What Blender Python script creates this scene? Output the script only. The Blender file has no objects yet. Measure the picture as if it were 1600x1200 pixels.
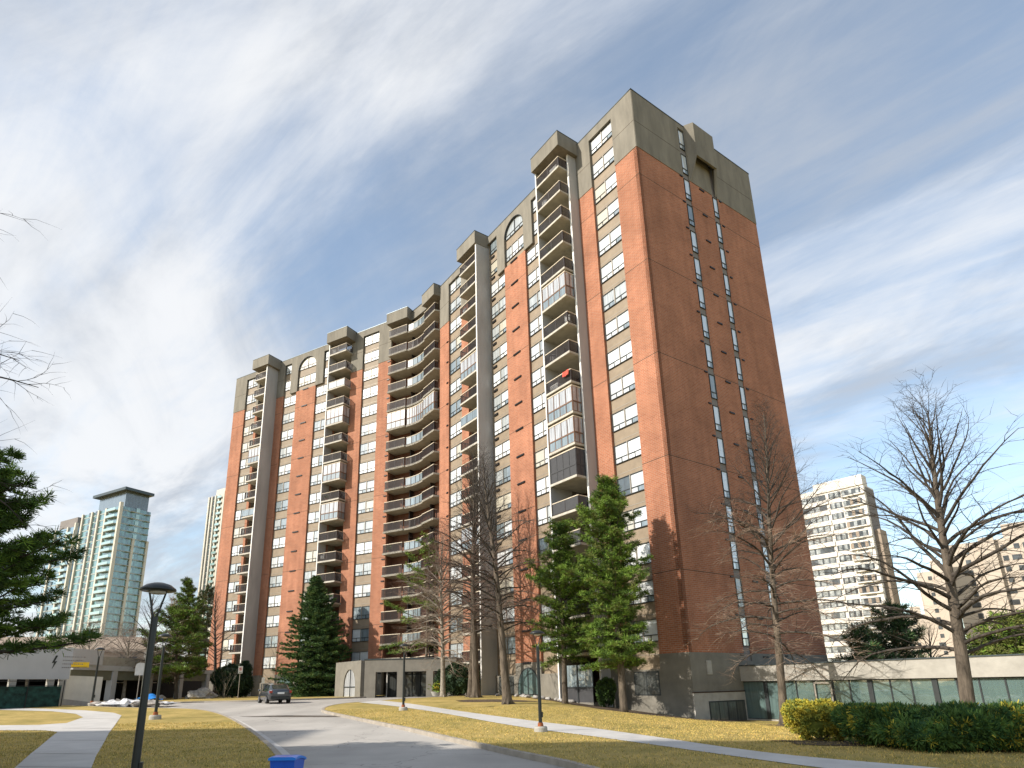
import bpy, bmesh, math, random
import numpy as np
from mathutils import Vector, Matrix, geometry
random.seed(7); RS = np.random.RandomState(11)
SC = bpy.context.scene
rad = math.radians

# ------------------------------------------------------------------ camera
CAM_F, CAM_P, CAM_R, CAM_PX, CAM_PY, CAM_H = 970.0, rad(16.06), rad(-1.05), -35.0, 191.9, 1.65
cp, sp_ = math.cos(CAM_P), math.sin(CAM_P)
FW = np.array([0, cp, sp_]); UP0 = np.array([0, -sp_, cp]); RT0 = np.array([1.0, 0, 0])
cr, sr = math.cos(CAM_R), math.sin(CAM_R)
RT = cr*RT0 + sr*UP0; UP = -sr*RT0 + cr*UP0
cam = bpy.data.cameras.new('camera'); camo = bpy.data.objects.new('camera', cam)
SC.collection.objects.link(camo); SC.camera = camo
cam.sensor_fit = 'HORIZONTAL'; cam.sensor_width = 36.0; cam.lens = 36.0*CAM_F/1600
cam.shift_x = -CAM_PX/1600; cam.shift_y = CAM_PY/1600
cam.clip_start = 0.1; cam.clip_end = 5000
M3 = Matrix(((RT[0], UP[0], -FW[0]), (RT[1], UP[1], -FW[1]), (RT[2], UP[2], -FW[2])))
camo.matrix_world = Matrix.Translation((0, 0, CAM_H)) @ M3.to_4x4()

# ------------------------------------------------------------------ sun, sky
SUN_AZ, SUN_EL = -113.0, 33.0
sun = bpy.data.lights.new('sun', 'SUN'); suno = bpy.data.objects.new('sun', sun); SC.collection.objects.link(suno)
sun.energy = 5.0; sun.angle = rad(0.5); sun.color = (1.0, 0.93, 0.83)
sd = Vector((math.sin(rad(SUN_AZ))*math.cos(rad(SUN_EL)), math.cos(rad(SUN_AZ))*math.cos(rad(SUN_EL)), math.sin(rad(SUN_EL))))
suno.rotation_euler = sd.to_track_quat('Z', 'Y').to_euler()
suno.location = (-60, -30, 80)
SC.view_settings.view_transform = 'Standard'; SC.view_settings.look = 'None'
SC.view_settings.exposure = 0.35; SC.view_settings.gamma = 1.0; SC.view_settings.use_curve_mapping = False
SC.render.engine = 'CYCLES'

def N(nt, typ, **kw):
    n = nt.nodes.new(typ)
    for k, v in kw.items():
        if k.startswith('i_'): n.inputs[k[2:].replace('_', ' ')].default_value = v
        else: setattr(n, k, v)
    return n
def MATH(nt, op, a, b=None, clamp=False):
    n = nt.nodes.new('ShaderNodeMath'); n.operation = op; n.use_clamp = clamp
    for i, x in enumerate((a, b)):
        if x is None: continue
        if isinstance(x, (int, float)): n.inputs[i].default_value = x
        else: nt.links.new(x, n.inputs[i])
    return n.outputs[0]

world = bpy.data.worlds.new("World"); SC.world = world; world.use_nodes = True
nt = world.node_tree; nt.nodes.clear()
out = N(nt, 'ShaderNodeOutputWorld'); bg = N(nt, 'ShaderNodeBackground'); bg.inputs['Strength'].default_value = 1.0
sky = N(nt, 'ShaderNodeTexSky', sky_type='NISHITA', sun_disc=False, sun_elevation=rad(SUN_EL), sun_rotation=rad(SUN_AZ), altitude=150, air_density=1.0, dust_density=0.6, ozone_density=2.0)
tc = N(nt, 'ShaderNodeTexCoord'); sx = N(nt, 'ShaderNodeSeparateXYZ'); nt.links.new(tc.outputs['Generated'], sx.inputs[0])
zc = MATH(nt, 'ADD', MATH(nt, 'MAXIMUM', sx.outputs[2], 0.0), 0.13)
u = MATH(nt, 'DIVIDE', sx.outputs[0], zc); v = MATH(nt, 'DIVIDE', sx.outputs[1], zc)
A_ = rad(-50); ca, sa = math.sin(A_), math.cos(A_)
al = MATH(nt, 'ADD', MATH(nt, 'MULTIPLY', u, ca), MATH(nt, 'MULTIPLY', v, sa))
ac = MATH(nt, 'SUBTRACT', MATH(nt, 'MULTIPLY', u, sa), MATH(nt, 'MULTIPLY', v, ca))
def comb(a, b, sa_, sb_, off=0.0):
    c = N(nt, 'ShaderNodeCombineXYZ'); nt.links.new(MATH(nt, 'MULTIPLY', a, sa_), c.inputs[0]); nt.links.new(MATH(nt, 'MULTIPLY', b, sb_), c.inputs[1]); c.inputs[2].default_value = off; return c.outputs[0]
def noise(vec, scale, detail, rough, dist=0.0):
    n = N(nt, 'ShaderNodeTexNoise'); n.inputs['Scale'].default_value = scale; n.inputs['Detail'].default_value = detail
    n.inputs['Roughness'].default_value = rough; n.inputs['Distortion'].default_value = dist; nt.links.new(vec, n.inputs['Vector']); return n.outputs[0]
n1 = noise(comb(al, ac, 0.36, 0.95, 3.1), 1.15, 10, 0.60, 0.7)
n2 = noise(comb(al, ac, 1.0, 1.9, 9.7), 1.7, 10, 0.62, 0.8)
n3 = noise(comb(al, ac, 0.28, 3.0, 5.3), 1.5, 9, 0.64, 0.5)
def blob(px, py, width):     # how near the view of the sky lies to one bearing: a bank of thicker cloud there
    d = FW*CAM_F + RT*(px-800-CAM_PX) - UP*(py-600-CAM_PY); d = d/np.linalg.norm(d)
    dt = N(nt, 'ShaderNodeVectorMath', operation='DOT_PRODUCT'); nt.links.new(tc.outputs['Generated'], dt.inputs[0]); dt.inputs[1].default_value = tuple(d)
    nm = nt.nodes.new('ShaderNodeMapRange'); nm.interpolation_type = 'SMOOTHSTEP'
    nm.inputs['From Min'].default_value = math.cos(rad(width)); nm.inputs['From Max'].default_value = 1.0
    nt.links.new(dt.outputs['Value'], nm.inputs['Value']); return nm.outputs[0]
dens = MATH(nt, 'ADD', MATH(nt, 'MULTIPLY', n1, 0.80), MATH(nt, 'MULTIPLY', n2, 0.42))
dens = MATH(nt, 'ADD', dens, MATH(nt, 'MULTIPLY', n3, 0.40))
dens = MATH(nt, 'ADD', dens, MATH(nt, 'MULTIPLY', blob(330, 260, 42), 0.11))
dens = MATH(nt, 'ADD', dens, MATH(nt, 'MULTIPLY', blob(60, 800, 30), 0.12))
dens = MATH(nt, 'ADD', dens, MATH(nt, 'MULTIPLY', blob(1300, 520, 30), 0.12))
dens = MATH(nt, 'SUBTRACT', dens, MATH(nt, 'MULTIPLY', blob(1350, 120, 30), 0.04))
dens = MATH(nt, 'SUBTRACT', dens, MATH(nt, 'MULTIPLY', blob(560, 400, 14), 0.12))
dens = MATH(nt, 'SUBTRACT', dens, MATH(nt, 'MULTIPLY', blob(1480, 880, 14), 0.22))
mr = N(nt, 'ShaderNodeMapRange', interpolation_type='SMOOTHSTEP'); mr.inputs['From Min'].default_value = 0.68; mr.inputs['From Max'].default_value = 1.08
nt.links.new(dens, mr.inputs['Value'])
fac = MATH(nt, 'ADD', MATH(nt, 'MULTIPLY', mr.outputs[0], 0.76), 0.19)
# cloud colour: greyer in the thick parts, white in the sunlit wisps
shade = N(nt, 'ShaderNodeMapRange', interpolation_type='SMOOTHSTEP'); shade.inputs['From Min'].default_value = 0.42; shade.inputs['From Max'].default_value = 0.60
nsh = noise(comb(al, ac, 0.5, 1.1, 21.0), 1.3, 9, 0.6, 0.6); nt.links.new(nsh, shade.inputs['Value'])
cc = N(nt, 'ShaderNodeMix', data_type='RGBA'); nt.links.new(shade.outputs[0], cc.inputs['Factor'])
cc.inputs['A'].default_value = (0.43, 0.465, 0.52, 1); cc.inputs['B'].default_value = (0.74, 0.75, 0.765, 1)
sk = N(nt, 'ShaderNodeMix', data_type='RGBA', blend_type='MULTIPLY'); sk.inputs['Factor'].default_value = 1.0
nt.links.new(sky.outputs[0], sk.inputs['A']); sk.inputs['B'].default_value = (0.225, 0.215, 0.19, 1)
mx = N(nt, 'ShaderNodeMix', data_type='RGBA'); nt.links.new(fac, mx.inputs['Factor']); nt.links.new(sk.outputs['Result'], mx.inputs['A']); nt.links.new(cc.outputs['Result'], mx.inputs['B'])
nt.links.new(mx.outputs['Result'], bg.inputs['Color']); nt.links.new(bg.outputs[0], out.inputs[0])

# ------------------------------------------------------------------ survey helpers: a sight line of the surveyed photo meets the terrain
def ray(x, y): return FW*CAM_F + RT*(x-800-CAM_PX) - UP*(y-600-CAM_PY)
CC = np.array([0, 0, CAM_H])
def sstep(t): t = min(max(t, 0), 1); return t*t*(3-2*t)
def tz(x, y):
    w = sstep((x-1)/17); return .8*sstep((y-20)/40)*(1-w) - .9*sstep((y-12)/28)*w
def G(px, py):
    z = 0.0
    for _ in range(50):
        d = ray(px, py); g = CC + d*(z-CAM_H)/d[2]; z = .5*z + .5*tz(g[0], g[1])
    return float(g[0]), float(g[1])
def atdist(px, py, D):
    d = ray(px, py); q = CC + d*D/np.hypot(d[0], d[1]); return float(q[0]), float(q[1]), float(q[2])
def spot(px, D):     # ground point on the bearing of px (taken near the horizon) at distance D
    x, y, _ = atdist(px, 1065, D); return x, y
def zat(px, py, x, y):   # height seen at (px, py) above the ground point x, y
    return atdist(px, py, math.hypot(x, y))[2]

# ------------------------------------------------------------------ mesh helpers
class MB:
    def __init__(s): s.v = []; s.f = []; s.m = []
    def box(s, x0, x1, y0, y1, z0, z1, m=0):
        b = len(s.v)
        if x0 > x1: x0, x1 = x1, x0
        if y0 > y1: y0, y1 = y1, y0
        s.v += [(x0,y0,z0),(x1,y0,z0),(x1,y1,z0),(x0,y1,z0),(x0,y0,z1),(x1,y0,z1),(x1,y1,z1),(x0,y1,z1)]
        s.f += [(b,b+3,b+2,b+1),(b+4,b+5,b+6,b+7),(b,b+1,b+5,b+4),(b+1,b+2,b+6,b+5),(b+2,b+3,b+7,b+6),(b+3,b,b+4,b+7)]; s.m += [m]*6; return s
    def prism(s, poly, z0, z1, m=0, mtop=None):
        n = len(poly); b = len(s.v)
        a = sum(poly[i][0]*poly[(i+1)%n][1]-poly[(i+1)%n][0]*poly[i][1] for i in range(n))
        if a < 0: poly = poly[::-1]
        s.v += [(p[0], p[1], z0) for p in poly] + [(p[0], p[1], z1) for p in poly]
        s.f += [tuple(range(b+n-1, b-1, -1)), tuple(range(b+n, b+2*n))]; s.m += [m, m if mtop is None else mtop]
        for i in range(n):
            j = (i+1) % n; s.f.append((b+i, b+j, b+n+j, b+n+i)); s.m.append(m)
        return s
    def xzprism(s, poly, y0, y1, m=0):   # polygon in the x-z plane, thick in y
        n = len(poly); b = len(s.v)
        a = sum(poly[i][0]*poly[(i+1)%n][1]-poly[(i+1)%n][0]*poly[i][1] for i in range(n))
        if a < 0: poly = poly[::-1]
        if y0 > y1: y0, y1 = y1, y0
        s.v += [(p[0], y0, p[1]) for p in poly] + [(p[0], y1, p[1]) for p in poly]
        s.f += [tuple(range(b, b+n)), tuple(range(b+2*n-1, b+n-1, -1))]; s.m += [m, m]
        for i in range(n):
            j = (i+1) % n; s.f.append((b+j, b+i, b+n+i, b+n+j)); s.m.append(m)
        return s
    def tube(s, pts, rads, n=8, m=0, caps=True):
        P = np.asarray(pts, float); k = len(P); T = np.gradient(P, axis=0); T /= np.linalg.norm(T, axis=1)[:, None]+1e-12
        ref = np.array([0.31, 0.83, 0.46]); ref2 = np.array([0.9, -0.2, 0.1])
        if abs(T[0] @ (ref/np.linalg.norm(ref))) > .9: ref = ref2
        U = np.cross(T, ref); U /= np.linalg.norm(U, axis=1)[:, None]+1e-12; V = np.cross(T, U)
        b = len(s.v); an = [2*math.pi*i/n for i in range(n)]
        for i in range(k):
            for a in an: s.v.append(tuple(P[i] + rads[i]*(math.cos(a)*U[i]+math.sin(a)*V[i])))
        for i in range(k-1):
            for j in range(n):
                j2 = (j+1) % n; s.f.append((b+i*n+j, b+i*n+j2, b+(i+1)*n+j2, b+(i+1)*n+j)); s.m.append(m)
        if caps:
            s.f.append(tuple(b+j for j in range(n-1, -1, -1))); s.m.append(m)
            s.f.append(tuple(b+(k-1)*n+j for j in range(n))); s.m.append(m)
        return s
    def lathe(s, prof, n=24, m=0, c=(0,0)):   # prof: (r, z)
        b = len(s.v); k = len(prof)
        for r, z in prof:
            for j in range(n):
                a = 2*math.pi*j/n; s.v.append((c[0]+r*math.cos(a), c[1]+r*math.sin(a), z))
        for i in range(k-1):
            for j in range(n):
                j2 = (j+1) % n; s.f.append((b+i*n+j, b+i*n+j2, b+(i+1)*n+j2, b+(i+1)*n+j)); s.m.append(m)
        return s
    def blob(s, c, r, m=0, jit=.18, sub=2):
        bm = bmesh.new(); bmesh.ops.create_icosphere(bm, subdivisions=sub, radius=1)
        b = len(s.v); ph = [random.uniform(0, 6) for _ in range(6)]
        for vv in bm.verts:
            p = vv.co; k = 1 + jit*(math.sin(3*p.x+ph[0])*math.cos(2.5*p.y+ph[1])+.6*math.sin(5*p.z+4*p.x+ph[2])+.5*math.cos(7*p.y-5*p.z+ph[3]))
            s.v.append((c[0]+p.x*r[0]*k, c[1]+p.y*r[1]*k, c[2]+p.z*r[2]*k))
        for ff in bm.faces: s.f.append(tuple(b+q.index for q in ff.verts)); s.m.append(m)
        bm.free(); return s
    def mesh(s, name, mats, smooth=False):
        me = bpy.data.meshes.new(name); me.from_pydata(s.v, [], s.f)
        for mt in mats: me.materials.append(mt)
        me.polygons.foreach_set('material_index', s.m)
        if smooth: me.polygons.foreach_set('use_smooth', [True]*len(s.f))
        me.update(); return me
    def build(s, name, mats, parent=None, smooth=False, loc=None, rz=None, col=None):
        if not isinstance(mats, (list, tuple)): mats = [mats]
        return link(name, s.mesh(name, mats, smooth), parent, loc, rz)
def link(name, me, parent=None, loc=None, rz=None):
    o = bpy.data.objects.new(name, me); SC.collection.objects.link(o)
    if parent is not None: o.parent = parent
    if loc is not None: o.location = loc
    if rz is not None: o.rotation_euler = (0, 0, rz)
    return o
def thing(name, label, cat, loc=(0,0,0), rz=0, group=None):
    o = bpy.data.objects.new(name, None); SC.collection.objects.link(o); o.location = loc; o.rotation_euler = (0,0,rz)
    o['label'] = label; o['category'] = cat
    if group: o['group'] = group
    return o
def tag(o, label, cat, group=None):
    o['label'] = label; o['category'] = cat
    if group: o['group'] = group
    return o
def struct(o): o['kind'] = 'structure'; return o
def stuff(o): o['kind'] = 'stuff'; return o
def dup(o, loc, rz, label, group=None, scale=None):
    def cp_(a, parent):
        c = a.copy(); SC.collection.objects.link(c); c.parent = parent
        for ch in a.children: cp_(ch, c)
        return c
    c = cp_(o, None); c.location = loc; c.rotation_euler = (0, 0, rz); c['label'] = label
    if group: c['group'] = group
    if scale: c.scale = scale
    return c

# ------------------------------------------------------------------ materials
def mat(name, col, rough=.8, var=.12, scale=3.0, bump=0.0, bscale=None, metal=0, coat=0, spec=.3, col2=None, detail=5, stretch=(1,1,1), ior=1.5, coat_ior=1.5, coord='Object', lowvar=0.0):
    m = bpy.data.materials.new(name); m.use_nodes = True; nt = m.node_tree; b = nt.nodes['Principled BSDF']
    b.inputs['Roughness'].default_value = rough; b.inputs['Metallic'].default_value = metal
    b.inputs['Specular IOR Level'].default_value = spec; b.inputs['Coat Weight'].default_value = coat; b.inputs['Coat Roughness'].default_value = .04; b.inputs['Coat IOR'].default_value = coat_ior
    tc = N(nt, 'ShaderNodeTexCoord'); mp = N(nt, 'ShaderNodeMapping'); mp.inputs['Scale'].default_value = stretch
    nt.links.new(tc.outputs[coord], mp.inputs[0])
    nz = N(nt, 'ShaderNodeTexNoise'); nz.inputs['Scale'].default_value = scale; nz.inputs['Detail'].default_value = detail; nz.inputs['Roughness'].default_value = .6
    nt.links.new(mp.outputs[0], nz.inputs['Vector'])
    c2 = col2 or tuple(max(0, c*(1-2.2*var)) for c in col); c1 = tuple(min(1, c*(1+1.2*var)) for c in col)
    rp = N(nt, 'ShaderNodeValToRGB'); rp.color_ramp.elements[0].position = .32; rp.color_ramp.elements[1].position = .68
    rp.color_ramp.elements[0].color = (*c2, 1); rp.color_ramp.elements[1].color = (*(col if col2 else c1), 1)
    nt.links.new(nz.outputs[0], rp.inputs[0]); src = rp.outputs[0]
    if lowvar:
        n2 = N(nt, 'ShaderNodeTexNoise'); n2.inputs['Scale'].default_value = scale*.13; n2.inputs['Detail'].default_value = 3; nt.links.new(mp.outputs[0], n2.inputs['Vector'])
        mrg = N(nt, 'ShaderNodeMapRange'); mrg.inputs['From Min'].default_value = .3; mrg.inputs['From Max'].default_value = .7; mrg.inputs['To Min'].default_value = 1-lowvar; mrg.inputs['To Max'].default_value = 1+lowvar
        nt.links.new(n2.outputs[0], mrg.inputs[0]); vm = N(nt, 'ShaderNodeVectorMath', operation='SCALE'); nt.links.new(src, vm.inputs[0]); nt.links.new(mrg.outputs[0], vm.inputs['Scale']); src = vm.outputs[0]
    nt.links.new(src, b.inputs['Base Color'])
    if bump:
        nb = N(nt, 'ShaderNodeTexNoise'); nb.inputs['Scale'].default_value = bscale or scale*3; nb.inputs['Detail'].default_value = 6; nt.links.new(mp.outputs[0], nb.inputs['Vector'])
        bp = N(nt, 'ShaderNodeBump'); bp.inputs['Strength'].default_value = bump; bp.inputs['Distance'].default_value = .05
        nt.links.new(nb.outputs[0], bp.inputs['Height']); nt.links.new(bp.outputs[0], b.inputs['Normal'])
    return m
def brick_mat(name, c1, c2, mortar):
    m = bpy.data.materials.new(name); m.use_nodes = True; nt = m.node_tree; b = nt.nodes['Principled BSDF']; b.inputs['Roughness'].default_value = .9; b.inputs['Specular IOR Level'].default_value = .2
    tc = N(nt, 'ShaderNodeTexCoord'); sx = N(nt, 'ShaderNodeSeparateXYZ'); nt.links.new(tc.outputs['Object'], sx.inputs[0])
    cb = N(nt, 'ShaderNodeCombineXYZ')
    add = N(nt, 'ShaderNodeMath', operation='ADD'); nt.links.new(sx.outputs[0], add.inputs[0]); nt.links.new(sx.outputs[1], add.inputs[1])
    nt.links.new(add.outputs[0], cb.inputs[0]); nt.links.new(sx.outputs[2], cb.inputs[1])
    br = N(nt, 'ShaderNodeTexBrick'); br.inputs['Scale'].default_value = 1; br.inputs['Brick Width'].default_value = .40; br.inputs['Row Height'].default_value = .135; br.inputs['Mortar Size'].default_value = .014
    br.inputs['Color1'].default_value = (*c1, 1); br.inputs['Color2'].default_value = (*c2, 1); br.inputs['Mortar'].default_value = (*mortar, 1); br.inputs['Bias'].default_value = -.2
    nt.links.new(cb.outputs[0], br.inputs['Vector'])
    nz = N(nt, 'ShaderNodeTexNoise'); nz.inputs['Scale'].default_value = .35; nz.inputs['Detail'].default_value = 6; nt.links.new(tc.outputs['Object'], nz.inputs['Vector'])
    mrg = N(nt, 'ShaderNodeMapRange'); mrg.inputs['From Min'].default_value = .3; mrg.inputs['From Max'].default_value = .7; mrg.inputs['To Min'].default_value = .82; mrg.inputs['To Max'].default_value = 1.13
    nt.links.new(nz.outputs[0], mrg.inputs[0])
    # rain streaks: noise drawn out vertically
    mp = N(nt, 'ShaderNodeMapping'); mp.inputs['Scale'].default_value = (1.6, 1.6, .12); nt.links.new(tc.outputs['Object'], mp.inputs[0])
    n2 = N(nt, 'ShaderNodeTexNoise'); n2.inputs['Scale'].default_value = 1; n2.inputs['Detail'].default_value = 4; nt.links.new(mp.outputs[0], n2.inputs['Vector'])
    m2 = N(nt, 'ShaderNodeMapRange'); m2.inputs['From Min'].default_value = .3; m2.inputs['From Max'].default_value = .7; m2.inputs['To Min'].default_value = .87; m2.inputs['To Max'].default_value = 1.09; nt.links.new(n2.outputs[0], m2.inputs[0])
    mu = N(nt, 'ShaderNodeMath', operation='MULTIPLY'); nt.links.new(mrg.outputs[0], mu.inputs[0]); nt.links.new(m2.outputs[0], mu.inputs[1])
    vm = N(nt, 'ShaderNodeVectorMath', operation='SCALE'); nt.links.new(br.outputs[0], vm.inputs[0]); nt.links.new(mu.outputs[0], vm.inputs['Scale']); nt.links.new(vm.outputs[0], b.inputs['Base Color'])
    bp = N(nt, 'ShaderNodeBump'); bp.inputs['Strength'].default_value = .35; bp.inputs['Distance'].default_value = .01; nt.links.new(br.outputs['Fac'], bp.inputs['Height']); bp.invert = True
    nt.links.new(bp.outputs[0], b.inputs['Normal'])
    return m
M = {}
M['brick'] = brick_mat('brick', (.40,.155,.083), (.31,.112,.060), (.37,.26,.19))
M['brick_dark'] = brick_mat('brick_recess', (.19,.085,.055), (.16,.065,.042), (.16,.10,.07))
M['stucco'] = mat('stucco', (.215,.195,.158), .9, .10, 1.2, .15, 30, stretch=(1,1,.25), lowvar=.09)
M['base_conc'] = mat('base_concrete', (.20,.185,.155), .9, .08, 1.0, .2, 25, lowvar=.08)
M['base_light'] = mat('base_light_concrete', (.38,.36,.32), .9, .08, 1.5, .2, 25)
M['fin'] = mat('painted_fin', (.40,.39,.375), .8, .08, .8, .1, 20, stretch=(1,1,.2), lowvar=.06)
M['fin_edge'] = mat('fin_edge_pale', (.78,.76,.72), .7, .04, 1)  # front edges in a paler tone than the fin sides
M['slab_edge'] = mat('slab_edge_paint', (.50,.46,.39), .8, .10, 2.5)
M['slab_under'] = mat('slab_underside', (.40,.37,.30), .85, .08, 1.5)
M['spandrel'] = mat('spandrel_panel', (.27,.21,.145), .6, .07, 1.5)
M['mullion'] = mat('mullion_metal', (.30,.27,.23), .5, .05, 2, metal=.3)
M['frame'] = mat('window_frame_metal', (.035,.04,.042), .45, .05, 5)
M['joint'] = mat('joint_dark', (.05,.03,.02), .95, .02, 5)  # dark colour of the panel joint lines
M['dark'] = mat('dark_metal', (.018,.018,.019), .45, .1, 6)
M['rail'] = mat('rail_brown_metal', (.035,.026,.024), .5, .1, 6)
M['toprail'] = mat('top_rail_paint', (.62,.53,.40), .7, .1, 4)
M['coping'] = mat('coping_metal', (.07,.085,.09), .4, .1, 3, metal=.5)
M['wood'] = mat('enclosure_frame', (.17,.095,.06), .6, .12, 4)
M['grey_panel'] = mat('grey_screen', (.055,.055,.058), .6, .06, 3)
M['inner'] = mat('recess_paint', (.20,.17,.13), .9, .1, 2)
M['roof'] = mat('roof_gravel', (.2,.19,.18), .95, .1, 4)
def pane(name, col, spec=1.0, fold=0.0, rough=.35, cior=1.9):
    m = bpy.data.materials.new(name); m.use_nodes = True; nt = m.node_tree; b = nt.nodes['Principled BSDF']
    b.inputs['Roughness'].default_value = rough; b.inputs['Coat Weight'].default_value = 1.0; b.inputs['Coat Roughness'].default_value = .015; b.inputs['Coat IOR'].default_value = cior
    tc = N(nt, 'ShaderNodeTexCoord'); oi = N(nt, 'ShaderNodeObjectInfo')
    ad = N(nt, 'ShaderNodeVectorMath', operation='ADD'); nt.links.new(tc.outputs['Object'], ad.inputs[0])
    mu = N(nt, 'ShaderNodeVectorMath', operation='SCALE'); mu.inputs[0].default_value = (13.7, 0, 7.1); nt.links.new(oi.outputs['Random'], mu.inputs['Scale']); nt.links.new(mu.outputs[0], ad.inputs[1])
    mp = N(nt, 'ShaderNodeMapping'); mp.inputs['Scale'].default_value = (7, 1, .35); nt.links.new(ad.outputs[0], mp.inputs[0])
    nz = N(nt, 'ShaderNodeTexNoise'); nz.inputs['Scale'].default_value = 1; nz.inputs['Detail'].default_value = 4; nt.links.new(mp.outputs[0], nz.inputs['Vector'])
    r = N(nt, 'ShaderNodeMapRange'); r.inputs['From Min'].default_value = .3; r.inputs['From Max'].default_value = .7; r.inputs['To Min'].default_value = 1-fold; r.inputs['To Max'].default_value = 1+fold*.4; nt.links.new(nz.outputs[0], r.inputs[0])
    vm = N(nt, 'ShaderNodeVectorMath', operation='SCALE'); vm.inputs[0].default_value = col; nt.links.new(r.outputs[0], vm.inputs['Scale']); nt.links.new(vm.outputs[0], b.inputs['Base Color'])
    n2 = N(nt, 'ShaderNodeTexNoise'); n2.inputs['Scale'].default_value = 1.4; n2.inputs['Detail'].default_value = 1; nt.links.new(ad.outputs[0], n2.inputs['Vector'])
    bp = N(nt, 'ShaderNodeBump'); bp.inputs['Strength'].default_value = .5; bp.inputs['Distance'].default_value = .06; nt.links.new(n2.outputs[0], bp.inputs['Height']); nt.links.new(bp.outputs[0], b.inputs['Coat Normal'])
    return m
PANES = [pane('pane_white_curtain', (.62,.64,.64), fold=.25), pane('pane_bright_blind', (.74,.76,.76), fold=.08), pane('pane_sheer', (.42,.45,.45), fold=.4),
         pane('pane_beige_blind', (.50,.46,.36), fold=.1), pane('pane_dark_room', (.05,.065,.065), fold=.6), pane('pane_grey_blue', (.22,.27,.29), fold=.5), pane('pane_painted_sky', (.62,.68,.72), fold=.1, cior=3.2)]  # last pane: sky reflection put into a pale base colour, under a strong coat
PIDX = [0,0,0,1,1,1,2,2,3,0,1,5]
M['recess_glass'] = pane('balcony_door_glass', (.07,.075,.07), fold=.6, cior=1.5)
M['encl_glass'] = pane('enclosure_glass', (.45,.46,.47), fold=.55, cior=1.7)
M['encl_low'] = pane('enclosure_lower_glass', (.20,.25,.27), fold=.5, cior=1.8)
M['glass_green'] = pane('green_tower_glass', (.10,.25,.26), fold=.75, cior=2.0)
M['glass_green_l'] = pane('pale_tower_glass', (.28,.46,.43), fold=.4, cior=2.2)
M['glass_dark'] = pane('dark_blue_glass', (.09,.12,.14), fold=.5, cior=1.8)
M['glass_blue'] = pane('blue_tower_glass', (.12,.24,.33), fold=.6, cior=2.0)
M['club_glass'] = pane('storefront_glass', (.11,.17,.165), fold=.35, cior=1.8)
M['asphalt'] = mat('road_concrete', (.40,.375,.34), .93, .05, .5, .25, 18, coord='Object', lowvar=.09, detail=9)
def add_cracks(m, scale, width, dark):
    nt = m.node_tree; b = nt.nodes['Principled BSDF']; src = b.inputs['Base Color'].links[0].from_socket
    tc = N(nt, 'ShaderNodeTexCoord'); nz = N(nt, 'ShaderNodeTexNoise'); nz.inputs['Scale'].default_value = 1.3; nz.inputs['Detail'].default_value = 6; nt.links.new(tc.outputs['Object'], nz.inputs['Vector'])
    ad = N(nt, 'ShaderNodeVectorMath', operation='SCALE'); ad.inputs['Scale'].default_value = 1.1; nt.links.new(nz.outputs['Color'], ad.inputs[0]); a2 = N(nt, 'ShaderNodeVectorMath', operation='ADD'); nt.links.new(tc.outputs['Object'], a2.inputs[0]); nt.links.new(ad.outputs[0], a2.inputs[1])
    vo = N(nt, 'ShaderNodeTexVoronoi', feature='DISTANCE_TO_EDGE'); vo.inputs['Scale'].default_value = scale; nt.links.new(a2.outputs[0], vo.inputs['Vector'])
    r = N(nt, 'ShaderNodeMapRange'); r.inputs['From Max'].default_value = width; r.inputs['To Min'].default_value = dark; r.inputs['To Max'].default_value = 1; nt.links.new(vo.outputs['Distance'], r.inputs[0])
    n2 = N(nt, 'ShaderNodeTexNoise'); n2.inputs['Scale'].default_value = .22; n2.inputs['Detail'].default_value = 7; mp = N(nt, 'ShaderNodeMapping'); mp.inputs['Rotation'].default_value = (0, 0, rad(35)); mp.inputs['Scale'].default_value = (1, .25, 1); nt.links.new(tc.outputs['Object'], mp.inputs[0]); nt.links.new(mp.outputs[0], n2.inputs['Vector'])
    r2 = N(nt, 'ShaderNodeMapRange'); r2.inputs['From Min'].default_value = .38; r2.inputs['From Max'].default_value = .62; r2.inputs['To Min'].default_value = .80; r2.inputs['To Max'].default_value = 1.08; nt.links.new(n2.outputs[0], r2.inputs[0])
    mu = MATH(nt, 'MULTIPLY', r.outputs[0], r2.outputs[0]); vm = N(nt, 'ShaderNodeVectorMath', operation='SCALE'); nt.links.new(src, vm.inputs[0]); nt.links.new(mu, vm.inputs['Scale']); nt.links.new(vm.outputs[0], b.inputs['Base Color'])
add_cracks(M['asphalt'], .22, .006, .55)
M['path'] = mat('path_concrete', (.50,.48,.45), .92, .05, 1.2, .2, 25, lowvar=.06)
M['kerb'] = mat('kerb_concrete', (.34,.30,.25), .92, .1, 2.0, .2, 15)
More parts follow.
